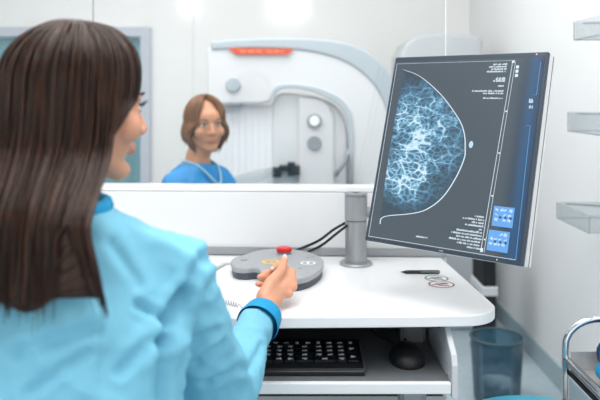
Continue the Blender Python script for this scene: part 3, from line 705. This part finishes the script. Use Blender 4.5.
# two cables from the pad to the post
for i, (pts, lab) in enumerate(((((dp(297, 250, ZT-.01), (at(318, 241, 2.16)), at(333, 230, 2.17), at(346, 222.5, 2.175))), 'upper of two thin black cables between the control pad and the monitor post'),
                              (((dp(308, 252, ZT-.01), at(322, 245, 2.16), at(336, 234, 2.15), at(347, 225.5, 2.15))), 'lower of two thin black cables between the control pad and the monitor post'))):
    b = nb(); tube(b, smooth_path(pts, 8), .0042, 8); tag(obj('black_cable', b, 'blackm', smooth=True), lab, 'cable', 'black cables beside the monitor post')
# pale connector and coiled wire left of the pad
b = nb(); pts = smooth_path([dp(205, 276, DZ+.009), dp(214, 268, DZ+.009), dp(224, 262, DZ+.009), dp(236, 260.5, DZ+.012)], 5); tube(b, pts, [.006]*6+[.0085]*(len(pts)-6), 12); tag(obj('connector_cable', b, 'white', smooth=True), 'thick white cable lying on the desk at the left edge of the control pad', 'cable')
b = nb(); a0 = dp(221, 301, DZ+.006); a1 = dp(238, 305, DZ+.006); a1 = Vector((a1.x, a1.y, a1.z)); pts = []
for k in range(80):
    t = k/79; p = a0.lerp(a1, t); a = 2*PI*7*t; pts.append(p+Vector((0, .007*math.cos(a), .0055*math.sin(a)+.001)))
pts += [a1+Vector((.01, -.01, -.002)), a1+Vector((.03, -.035, -.004))]
tube(b, pts, .0009, 5); tag(obj('coiled_wire', b, 'metalpaint', smooth=True), 'thin coiled wire lying on the desk left of the hand', 'wire')

# ------------------------------------------------------------------ people
def hair_points(a, L, hl):
    """one strand in head space: from the parting over the skull at azimuth a (0 = face, 90 = right), then down; hl: parameters"""
def wrinkle(p, n, A=.005):
    q = Vector((p.x*7, p.y*7, p.z*11+2*p.x*3))
    r = noise.noise(q); r2 = noise.noise(q*2.3+Vector((5, 1, 2)))
    return A*(.5-abs(r))*1.6 - A*.6 + A*.5*(.5-abs(r2))

def head_bm(b, T, s=1.0, female=True):
    """head surface pieces in head space (x right, y forward, z up, origin between the eyes and ears), moved by T"""
    h = nb(); dest = b; b = h
    def E(c, r): ball(h, c, r, u=28, v=20)
    def C(p0, r0, p1, r1): capsule(h, p0, r0, p1, r1)
    E((0, -.014, .030), (.074, .090, .087)); E((0, .030, -.020), (.060, .060, .088)); E((0, .045, .035), (.058, .048, .045))
    C((-.046, .005, -.060), .022, (-.008, .066, -.098), .018); C((.046, .005, -.060), .022, (.008, .066, -.098), .018)
    E((0, .072, -.098), (.020, .018, .016))
    C((0, .089, .004), .0065, (0, .108, -.030), .0095); E((-.011, .099, -.034), (.009, .010, .008)); E((.011, .099, -.034), (.009, .010, .008))
    C((-.018, .082, -.060), .0065, (.018, .082, -.060), .0065); E((0, .089, -.058), (.014, .008, .006)); E((0, .087, -.068), (.014, .008, .007))
    for s_ in (-1, 1):
        C((s_*.014, .088, .020), .007, (s_*.046, .074, .020), .007)
        E((s_*.040, .058, -.028), (.026, .028, .028)); E((s_*.031, .072, .001), (.016, .014, .012))
        E((s_*.077, -.006, -.008), (.008, .018, .031))
    bmesh.ops.transform(h, matrix=T, verts=h.verts[:])
    me = bpy.data.meshes.new('t'); h.to_mesh(me); h.free(); dest.from_mesh(me); bpy.data.meshes.remove(me)
def face_parts(T, parent, body, irism='iris'):
    out = []
    for s_ in (-1, 1):
        b = nb(); ball(b, (s_*.031, .0768, .002), (.0125, .0112, .0068)); bmesh.ops.transform(b, matrix=T, verts=b.verts); e = obj('eye', b, 'eyew', None, smooth=True); e.parent = body
        b = nb(); ball(b, (s_*.031, .0862, .002), (.0052, .0022, .0055)); bmesh.ops.transform(b, matrix=T, verts=b.verts); sub('iris', b, irism, e, smooth=True)
        b = nb(); tube(b, [T @ Vector(p) for p in ((s_*.018, .087, .006), (s_*.026, .0925, .0105), (s_*.036, .091, .0100), (s_*.046, .083, .005))], [.0008, .0018, .0022, .0008], 6)
        for k in range(7):
            t = k/6; p = Vector((s_*(.020+.026*t), .0885-.006*t*t, .0085)); tube(b, [T @ p, T @ (p+Vector((s_*.002, .006, .003))), T @ (p+Vector((s_*.003, .009, .008)))], [.0007, .0005, .0002], 4)
        o = obj('eyelash', b, 'lash', None, smooth=True); o.parent = body
        b = nb(); tube(b, [T @ Vector(p) for p in ((s_*.012, .0935, .021), (s_*.028, .0925, .0275), (s_*.042, .084, .0275), (s_*.052, .073, .0225))], [.002, .0032, .0026, .001], 6, flat=.6); o = obj('eyebrow', b, 'lash', None, smooth=True); o.parent = body
    b = nb(); tube(b, [T @ Vector(p) for p in ((-.021, .084, -.062), (-.008, .0930, -.0585), (0, .0940, -.0600), (.008, .0930, -.0585), (.021, .084, -.062))], [.001, .003, .0028, .003, .001], 8)
    tube(b, [T @ Vector(p) for p in ((-.019, .086, -.064), (-.007, .0920, -.068), (.007, .0920, -.068), (.019, .084, -.064))], [.001, .0036, .0036, .001], 8)
    o = obj('lips', b, 'lips', None, smooth=True); o.parent = body
def body_obj(name, b, m, label, vox=.0035, base=None):
    o = voxel(name, b, vox, m, None, 5); tag(o, label, 'person')
    return o

# ---- technician, seated with her back to the camera
TH = Matrix.Translation((-.344, 1.125, 1.252)) @ Matrix.Rotation(-math.radians(52), 4, 'Z') @ Matrix.Rotation(-math.radians(4), 4, 'X')
ty = -math.radians(4)
shR, elR, wrR = Vector((-.190, 1.105, 1.000)), Vector((-.140, 1.285, .735)), at(267, 307, 1.665)
shL, elL, wrL = Vector((-.530, 1.125, 1.000)), Vector((-.56, 1.29, .78)), Vector((-.44, 1.53, .80))
b = nb(); head_bm(b, TH)
chain(b, [(Vector((-.362, 1.09, 1.19)), .052), (Vector((-.362, 1.085, 1.10)), .052), (Vector((-.362, 1.085, 1.02)), .07)])
loft(b, [(-.36, 1.03, .40, .165, .12), (-.36, 1.03, .52, .165, .12), (-.36, 1.06, .70, .130, .10), (-.36, 1.09, .85, .135, .085), (-.36, 1.10, .94, .145, .080), (-.36, 1.098, .99, .13, .062), (-.36, 1.09, 1.04, .08, .05)], yaw=ty)
chain(b, [(shR+Vector((-.01, .012, -.01)), .030), (elR, .034), (wrR, .025)]); chain(b, [(shL, .040), (elL, .034), (wrL, .025)])
for s_ in (-1, 1):
    chain(b, [(Vector((-.36+s_*.09, 1.05, .50)), .085), (Vector((-.36+s_*.12, 1.46, .48)), .062), (Vector((-.36+s_*.12, 1.44, .12)), .042)])
    chain(b, [(Vector((-.36+s_*.12, 1.44, .07)), .035), (Vector((-.36+s_*.13, 1.57, .045)), .032)])
# right hand: thumb out, fingers curled
def H(px, py, Y): return at(px, py, Y)
pc = H(272, 291, 1.715)
chain(b, [(wrR, .024), (H(267, 297, 1.69), .026), (pc, .027)])
chain(b, [(wrR, .020), (H(275, 296, 1.705), .022), (H(287, 284, 1.745), .015)])
chain(b, [(pc, .020), (H(279, 280, 1.75), .018)])
# thumb
chain(b, [(H(264, 298, 1.67), .017), (H(270, 284, 1.70), .0155), (H(281, 271, 1.75), .0118), (H(284.5, 259, 1.80), .0095)])
# index, middle, ring, little: knuckle, middle joint, last joint, tip
fing = [[(285, 277, 1.765), (285, 268, 1.80), (277, 266, 1.81), (272, 270, 1.80)],
        [(291, 281, 1.755), (292, 272, 1.795), (274, 272, 1.815), (264, 274, 1.79)],
        [(293, 287, 1.74), (293, 279, 1.775), (272, 279, 1.80), (260, 277, 1.775)],
        [(289, 294, 1.72), (287, 287, 1.755), (270, 286, 1.77), (258, 284, 1.75)]]
for f, r in zip(fing, (.0102, .0105, .0098, .0088)):
    chain(b, [(pc, .014)]+[(H(*q), r*(1.15, 1.05, .95, .85)[i]) for i, q in enumerate(f)])
# left hand resting on the desk
chain(b, [(wrL, .023), (Vector((-.40, 1.60, .80)), .026), (Vector((-.385, 1.64, .795)), .024)])
chain(b, [(Vector((-.39, 1.60, .80)), .016), (Vector((-.355, 1.63, .79)), .012), (Vector((-.335, 1.665, .778)), .009)])
for k, ln in enumerate((.072, .080, .075, .058)):
    p = Vector((-.362-.018*k, 1.655-.004*k, .792)); chain(b, [(Vector((-.39, 1.62, .798)), .014), (p, .0105), (p+Vector((.006, ln*.5, .002)), .0095), (p+Vector((.010, ln*.98, -.022)), .008)])
tech = body_obj('person', b, 'skin', 'person with long dark brown hair seen from behind in a light blue jacket', .0034)
face_parts(TH, None, tech)
b = nb(); ball(b, H(284.8, 257.5, 1.793), (.0062, .004, .0085)); n_ = obj('fingernail', b, 'nail', None, smooth=True); n_.parent = tech
b = nb(); ball(b, H(272.5, 269, 1.788), (.005, .004, .0058)); n_ = obj('fingernail', b, 'nail', None, smooth=True); n_.parent = tech
# jacket
b = nb()
loft(b, [(-.36, 1.03, .44, .200, .150), (-.36, 1.035, .56, .190, .145), (-.36, 1.055, .70, .178, .135), (-.36, 1.08, .84, .185, .130), (-.362, 1.095, .93, .195, .125), (-.362, 1.10, .99, .190, .105), (-.362, 1.10, 1.03, .165, .085), (-.362, 1.095, 1.062, .118, .072), (-.362, 1.088, 1.095, .073, .066)], yaw=ty)
cuffR = elR.lerp(wrR, .80); cd = (wrR-elR).normalized()
for s_, (a0, a1, a2) in ((1, (shR, elR, cuffR)), (-1, (shL, elL, Vector((-.46, 1.49, .797))))):
    chain(b, [(a0+Vector((-s_*.085, -.005, .027)), .058), (a0+Vector((-s_*.006, 0, 0)), .058), (a0.lerp(a1, .5), .058), (a1, .060), (a1.lerp(a2, .5), .051), (a2-cd*.026, .0435)])
creases = [((203, 258), (184, 294), 6, .013), ((184, 294), (164, 342), 7, .022), ((164, 342), (160, 402), 7, .020), ((140, 304), (168, 320), 5, .012), ((168, 320), (178, 300), 6, .012),
           ((222, 270), (206, 292), 5, .008), ((112, 244), (140, 282), 6, .006), ((101, 296), (97, 402), 2.2, .004), ((20, 352), (92, 330), 8, .010), ((30, 392), (88, 352), 6, .008), ((120, 372), (150, 340), 6, .010),
           ((196, 362), (222, 344), 5, .010), ((205, 385), (240, 368), 5, .010), ((214, 330), (190, 345), 5, .010), ((248, 372), (262, 345), 4, .007), ((180, 236), (206, 262), 5, .005)]
def jacket_fn(p, n):
    d = wrinkle(p, n, .013)
    if n.y < .3:
        qx, qy = 300+F*p.x/p.y, HY+F*(CH-p.z)/p.y
        for a_, b_, w_, dep in CR:
            ab = b_-a_; v = Vector((qx, qy))-a_; t = max(0, min(1, v.dot(ab)/ab.length_squared)); q = (v-ab*t).length
            if q < w_*3: d -= dep*.8*(math.exp(-(q/w_)**2) - .35*math.exp(-((q-1.7*w_)/w_)**2))
    return d
CR = [(Vector(a_), Vector(b_), w_, d_) for a_, b_, w_, d_ in creases]
jk = voxel('jacket', b, .006, 'scrub', None, 4, jacket_fn); jk.parent = tech
def sleeve_cuff(c, d, r0, r1, ln, nm='cuff'):
    b = nb(); seg = 36; n1 = d.cross(Vector((0, 0, 1))).normalized(); n2 = n1.cross(d); rows = []
    for (t, r) in ((-.5, r0), (-.3, r0+.001), (0, (r0+r1)/2+.001), (.4, r1+.001), (.5, r1), (.5, r1-.004), (.1, r1-.006), (-.4, r1-.010)):
        rows.append([b.verts.new(c+d*ln*t+(n1*math.cos(2*PI*k/seg)*(1+.02*math.sin(3*2*PI*k/seg))+n2*math.sin(2*PI*k/seg))*r) for k in range(seg)])
    for x, y in zip(rows, rows[1:]):
        for k in range(seg): b.faces.new((x[k], x[(k+1) % seg], y[(k+1) % seg], y[k]))
    o = obj(nm, b, 'cuff', None, smooth=True); o.parent = jk; return o
cdr = (cd+Vector((.12, 0, .10))).normalized()
sleeve_cuff(cuffR+cdr*.004, cdr, .0468, .0430, .044)
sleeve_cuff(Vector((-.46, 1.49, .797)), (wrL-elL).normalized(), .046, .041, .04)
b = nb(); cc = Vector((-.36, 1.088, 1.098)); ring = [cc+Vector((.066*math.cos(2*PI*k/32), .062*math.sin(2*PI*k/32), .006*math.cos(2*PI*k/32-1))) for k in range(33)]; tube(b, ring, .011, 8, flat=1.2); o = obj('collar', b, 'cuff', None, smooth=True); o.parent = jk
# trousers and shoes
b = nb(); loft(b, [(-.36, 1.03, .39, .178, .135), (-.36, 1.03, .50, .178, .135)])
for s_ in (-1, 1): chain(b, [(Vector((-.36+s_*.09, 1.05, .49)), .098), (Vector((-.36+s_*.12, 1.47, .48)), .076), (Vector((-.36+s_*.12, 1.45, .14)), .058)])
o = voxel('trousers', b, .009, 'scrub', None, 4, lambda p, n: wrinkle(p, n, .005)); o.parent = tech
for s_ in (-1, 1):
    b = nb(); capsule(b, (-.36+s_*.12, 1.42, .05), .046, (-.36+s_*.13, 1.60, .042), .040)
    for v in b.verts: v.co.z = max(v.co.z, .003)
    o = obj('shoe', b, 'shoe', None, smooth=True); o.parent = tech

# hair
def hair(T, parent, m, a0, a1, rad, cen, lower, nst, part_y, tube_r, seedv):
    """a0..a1 azimuth range in degrees; lower(a, pos) -> list of world points below the skull"""
    rnd = random.Random(seedv)
    def strand(a, off=0, jit=0):
        ar = math.radians(a); pts = []
        st = Vector((0, part_y*(1 if a < 90 or a > 270 else 0), 0))
        for k in range(9):
            th = math.radians(4+92*k/8)
            aa = ar
            d = Vector((math.sin(th)*math.sin(aa), math.sin(th)*math.cos(aa), math.cos(th)))
            p = Vector((d.x*(rad[0]+off), d.y*(rad[1]+off), d.z*(rad[2]+off)))+Vector(cen)
            p.y += part_y*math.cos(th)*max(0, math.cos(ar))
            pts.append(p)
        return [T @ p for p in pts] + lower(a, pts[-1], off, T)
    b = nb()
    # shell
    N = 72; rows = [strand(a0+(a1-a0)*i/N) for i in range(N+1)]
    nrow = min(len(r) for r in rows)
    vs = [[b.verts.new(r[j]) for j in range(nrow)] for r in rows]
    for i in range(N):
        for j in range(nrow-1): b.faces.new((vs[i][j], vs[i][j+1], vs[i+1][j+1], vs[i+1][j]))
    sh_ = obj('hair_tmp', b, m, None, smooth=True)
    so = sh_.modifiers.new('s', 'SOLIDIFY'); so.thickness = .012; so.offset = -1
    dg = bpy.context.evaluated_depsgraph_get(); dg.update(); me = bpy.data.meshes.new_from_object(sh_.evaluated_get(dg)); bpy.data.objects.remove(sh_)
    b = nb(); b.from_mesh(me); bpy.data.meshes.remove(me)
    for i in range(nst):
        a = rnd.uniform(a0, a1); off = rnd.uniform(.0, .006); pts = strand(a, off)
        wob = rnd.uniform(0, 6); amp = rnd.uniform(.001, .004); cut = rnd.choice((0, 0, 0, 1, 2))
        q = []
        for k, p in enumerate(pts):
            s_ = k/len(pts); q.append(p+Vector((math.sin(wob+5*s_), math.cos(wob*2+4*s_), 0))*amp*min(1, k/5))
        if cut: q = q[:-cut]
        dn_ = (q[-1]-q[-2])*rnd.uniform(.0, 1.0)**2*1.9; q.append(q[-1]+dn_)
        q = smooth_path(q, 2)
        n_ = len(q); tube(b, q, [tube_r*(1 if k < n_*.75 else max(.12, 1-(k-n_*.75)/(n_*.25))) for k in range(n_)], 5)
    o = obj('hair', b, m, None, smooth=True); o.parent = parent; return o
def lower_tech(a, last, off, T):
    """the fall of one strand: front strands slide back to the cheek, the mass then settles on the back and shoulder"""
    out = []; o_ = Vector(T.translation); N = 14
    for k in range(1, N+1):
        z = last.z-.0208*k
        aa = a; lim = 75
        if a < lim: aa = a+(lim-a)*min(1, (k+1)/4)
        if a > 360-lim: aa = a-(a-360+lim)*min(1, (k+1)/4)
        r = math.radians(aa)
        p = T @ Vector((math.sin(r)*(.088+off), math.cos(r)*(.106+off)-.014, z))
        tt = max(0, min(1, (k-3)/6)); tt = tt*tt*(3-2*tt)
        dx, dy = p.x-o_.x, p.y-o_.y
        backy = .945-.006*math.sin(dx*40)-off
        if dy < .085:
            f = max(0, min(1, (.085-dy)/.12)); p.y = p.y*(1-tt)+(backy+.05*(1-f))*tt
            p.x = o_.x+dx*(1-.04*tt)+(.024*max(0, (k-8)/5)+.010*tt if dx > .03 else 0)
            p.z += max(0, (k-9)/5)*(.008+.006*math.sin(dx*75)+.034*max(0, min(1, dx/.07)))
        else:
            p.x = o_.x+dx*(1-.3*tt); p.y = o_.y+dy*(1-.6*tt)
            if k > 7: p.z = out[-1].z-.002
        out.append(p)
    return out
hair(TH, tech, 'hair', 40, 320, (.086, .106, .102), (0, -.014, .026), lower_tech, 420, .03, .0017, 3)

# ---- technician's stool
def stool(c, zs, label, grp, seatm='black', rad=.18):
    t = thing('swivel_stool', label, 'stool', (c[0], c[1], 0), grp)
    b = nb(); lathe(b, [(rad-.02, 0), (rad, .015), (rad+.003, .04), (rad-.01, .062), (rad-.04, .07)], (c[0], c[1], zs-.07)); obj('seat', b, seatm, t, smooth='auto')
    b = nb(); lathe(b, [(.028, 0), (.028, .2), (.018, .2), (.018, zs-.15)], (c[0], c[1], .08)); obj('gas_column', b, 'chrome', t, smooth='auto')
    for k in range(5):
        a = 2*PI*k/5+.3; d = Vector((math.cos(a), math.sin(a), 0)); p = Vector((c[0], c[1], 0))
        b = nb(); tube(b, [p+d*.02+Vector((0, 0, .10)), p+d*.24+Vector((0, 0, .065))], [.018, .012], 10); l_ = obj('base_leg', b, 'metalpaint', t, smooth='auto')
        b = nb(); cyl(b, p+d*.24+Vector((0, 0, .026)), .026, .03, 20, Matrix.Rotation(PI/2, 3, 'X')); sub('caster', b, 'black', l_)
    return t
stool((-.36, 1.02), .375, 'black swivel stool under the person in the light blue jacket', None)
stool((.575, 1.70), .488, 'round cyan stool in front of the waste bin at the lower right', None, 'cyan', .205)

# ---- patient, seated by the machine
YP = 3.15
hc = at(205.5, 125, YP)
TP = Matrix.Translation(hc) @ Matrix.Rotation(math.radians(180+24), 4, 'Z') @ Matrix.Rotation(math.radians(2), 4, 'Y')
nx_ = at(197, 0, YP).x; pyaw = math.radians(56)
base = Vector((nx_, YP+.02, 0))
cb, sb = math.cos(pyaw), math.sin(pyaw)
def pl(x, y, z): return Vector((base.x+x*cb-y*sb, base.y+x*sb+y*cb, z))   # body space: -y is where the chest faces
b = nb(); head_bm(b, TP)
zn = .99
chain(b, [(hc+Vector((-.005, .012, -.06)), .050), (pl(0, .0, zn+.01), .052), (pl(0, .0, zn-.06), .07)])
loft(b, [(base.x, base.y, .42, .17, .13), (base.x, base.y, .55, .16, .12), (base.x, base.y, .70, .135, .105), (base.x, base.y, .84, .135, .09), (base.x, base.y, .91, .125, .065), (base.x, base.y, .96, .07, .05)], yaw=pyaw)
for s_ in (-1, 1):
    sh0 = pl(s_*.145, 0, .895); el0 = pl(s_*.20, -.10, .66); wr0 = pl(s_*.10, -.28, .60)
    chain(b, [(sh0, .038), (el0, .038), (wr0, .024), (pl(s_*.07, -.33, .59), .026)])
    for k in range(4): q = pl(s_*(.09-.018*k), -.35, .59); chain(b, [(pl(s_*.07, -.33, .59), .014), (q, .010), (q+Vector((0, -.03, -.01)), .009), (q+Vector((0, -.045, -.025)), .008)])
    chain(b, [(pl(s_*.07, -.32, .60), .012), (pl(s_*.03, -.34, .61), .009), (pl(s_*.02, -.365, .605), .008)])
    chain(b, [(pl(s_*.09, -.02, .50), .085), (pl(s_*.11, -.40, .49), .062), (pl(s_*.11, -.38, .12), .042), (pl(s_*.11, -.38, .06), .035), (pl(s_*.12, -.50, .04), .030)])
pat = body_obj('person', b, 'skinp', 'person with chin-length brown hair in a blue gown behind the glass', .005)
face_parts(TP, None, pat)
b = nb()
loft(b, [(base.x, base.y, .42, .195, .155), (base.x, base.y, .55, .185, .145), (base.x, base.y, .70, .170, .13), (base.x, base.y, .84, .165, .12), (base.x, base.y, .905, .155, .10), (base.x, base.y, .945, .125, .085), (base.x, base.y, .972, .085, .075)], yaw=pyaw)
for s_ in (-1, 1): chain(b, [(pl(s_*.09, 0, .900), .06), (pl(s_*.148, 0, .885), .058), (pl(s_*.20, -.10, .67), .062), (pl(s_*.15, -.20, .63), .055)]); chain(b, [(pl(s_*.09, -.02, .50), .10), (pl(s_*.11, -.41, .49), .078), (pl(s_*.11, -.39, .28), .075)])
gw = voxel('gown', b, .008, 'gown', None, 3, lambda p, n: wrinkle(p, n, .010)); gw.parent = pat
b = nb(); tube(b, smooth_path([pl(-.075, .02, .985), pl(-.06, -.06, .965), pl(0, -.125, .885), pl(.055, -.07, .955), pl(.075, .02, .985)], 6), .006, 8); o = obj('neckline_trim', b, 'gownl', None, smooth=True); o.parent = gw
def lower_pat(a, last, off, T):
    out = []
    for k in range(1, 7):
        z = last.z-.019*k; aa = a
        if a < 66: aa = a+(66-a)*min(1, (k+1)/4)
        if a > 294: aa = a-(a-294)*min(1, (k+1)/4)
        r = math.radians(aa); flare = 1+.12*math.sin(PI*min(1, k/5)) - (.22*max(0, k-4)/2)
        out.append(T @ Vector((math.sin(r)*(.084+off)*flare, math.cos(r)*(.100+off)*flare-.012, z)))
    return out
hair(TP, pat, 'hairp', 34, 326, (.083, .102, .100), (0, -.012, .028), lower_pat, 260, .03, .003, 9)
stool((base.x, base.y), .375, 'swivel stool under the person in the blue gown', None)

# ------------------------------------------------------------------ chrome cart at the lower right
CY = 2.0
ct = thing('trolley_cart', 'chrome tube trolley with a steel tray at the lower right corner', 'trolley', (.92, 1.7, 0))
xl = at(565.5, 0, CY).x; xr_ = xl+.33
za = CH-(319-95)*CY/F
tr_ = .0098
def arch(Y, z0): 
    r = .075; pts = [(xl, Y, z0), (xl, Y, za-r-.012)]
    for k in range(1, 10): a = PI-PI/2*k/9; pts.append((xl+r*1.25+r*1.25*math.cos(a), Y, za-r+r*math.sin(a)))
    for k in range(0, 10): a = PI/2-PI/2*k/9; pts.append((xr_-r*1.25+r*1.25*math.cos(a), Y, za-r+r*math.sin(a)))
    pts += [(xr_, Y, z0)]
    return pts
b = nb(); tube(b, arch(CY, .06), tr_, 16); obj('end_frame', b, 'chrome', ct, smooth=True)
b = nb(); tube(b, arch(CY-.62, .06), tr_, 16); obj('end_frame', b, 'chrome', ct, smooth=True)
zr = CH-(359-95)*CY/F
for x in (xl+.002, xr_-.002):
    b = nb(); tube(b, [(x, CY, zr), (x, CY-.62, zr)], tr_*1.05, 14); obj('side_rail', b, 'chrome', ct, smooth=True)
    b = nb(); tube(b, [(x, CY, .16), (x, CY-.62, .16)], tr_, 14); obj('side_rail', b, 'chrome', ct, smooth=True)
b = nb(); box(b, ((xl+xr_)/2, CY-.31, zr-.028), (xr_-xl-.02, .60, .003))
box(b, ((xl+xr_)/2, CY-.012, zr+.0), (xr_-xl-.02, .004, .052)); box(b, ((xl+xr_)/2, CY-.612, zr), (xr_-xl-.02, .004, .052))
for x in (xl+.013, xr_-.013): box(b, (x, CY-.31, zr-.018), (.003, .60, .02))
obj('steel_tray', b, 'steel', ct, bevel=.001)
b = nb(); box(b, ((xl+xr_)/2, CY-.31, zr-.036), (xr_-xl-.01, .62, .010)); obj('under_tray_plate', b, 'blackm', ct)  # flat black plate just below the steel tray
b = nb(); box(b, ((xl+xr_)/2, CY-.31, .15), (xr_-xl-.02, .60, .004)); obj('lower_shelf', b, 'steel', ct)
for x in (xl, xr_):
    for y in (CY, CY-.62):
        b = nb(); cyl(b, (x, y, .032), .032, .02, 24, Matrix.Rotation(PI/2, 3, 'Y')); obj('caster', b, 'black', ct, bevel=.002)
# cloths in the tray
b = nb(); cc = Vector((xl+.095, CY-.17, zr+.014)); ball(b, cc, (.068, .09, .034), u=30, v=20); ball(b, cc+Vector((.0, .02, .035)), (.055, .06, .045), u=30, v=20)
o = voxel('folded_cloth', b, .006, 'clothb', None, 3, lambda p, n: .012*(.5-abs(noise.noise(p*18)))); tag(o, 'bright blue crumpled cloth lying in the steel tray of the trolley', 'cloth')
b = nb(); cc = Vector((xl+.10, CY-.045, zr+.03)); ball(b, cc+Vector((.015, 0, 0)), (.045, .020, .050), u=30, v=20); ball(b, cc+Vector((.022, 0, .050)), (.040, .018, .045), u=30, v=20)
o = voxel('folded_cloth', b, .006, 'clothd', None, 3, lambda p, n: .008*(.5-abs(noise.noise(p*20)))); tag(o, 'navy blue cloth bunched behind the bright blue cloth on the trolley', 'cloth')

for o in bpy.data.objects:
    if '_o' in o: del o['_o']
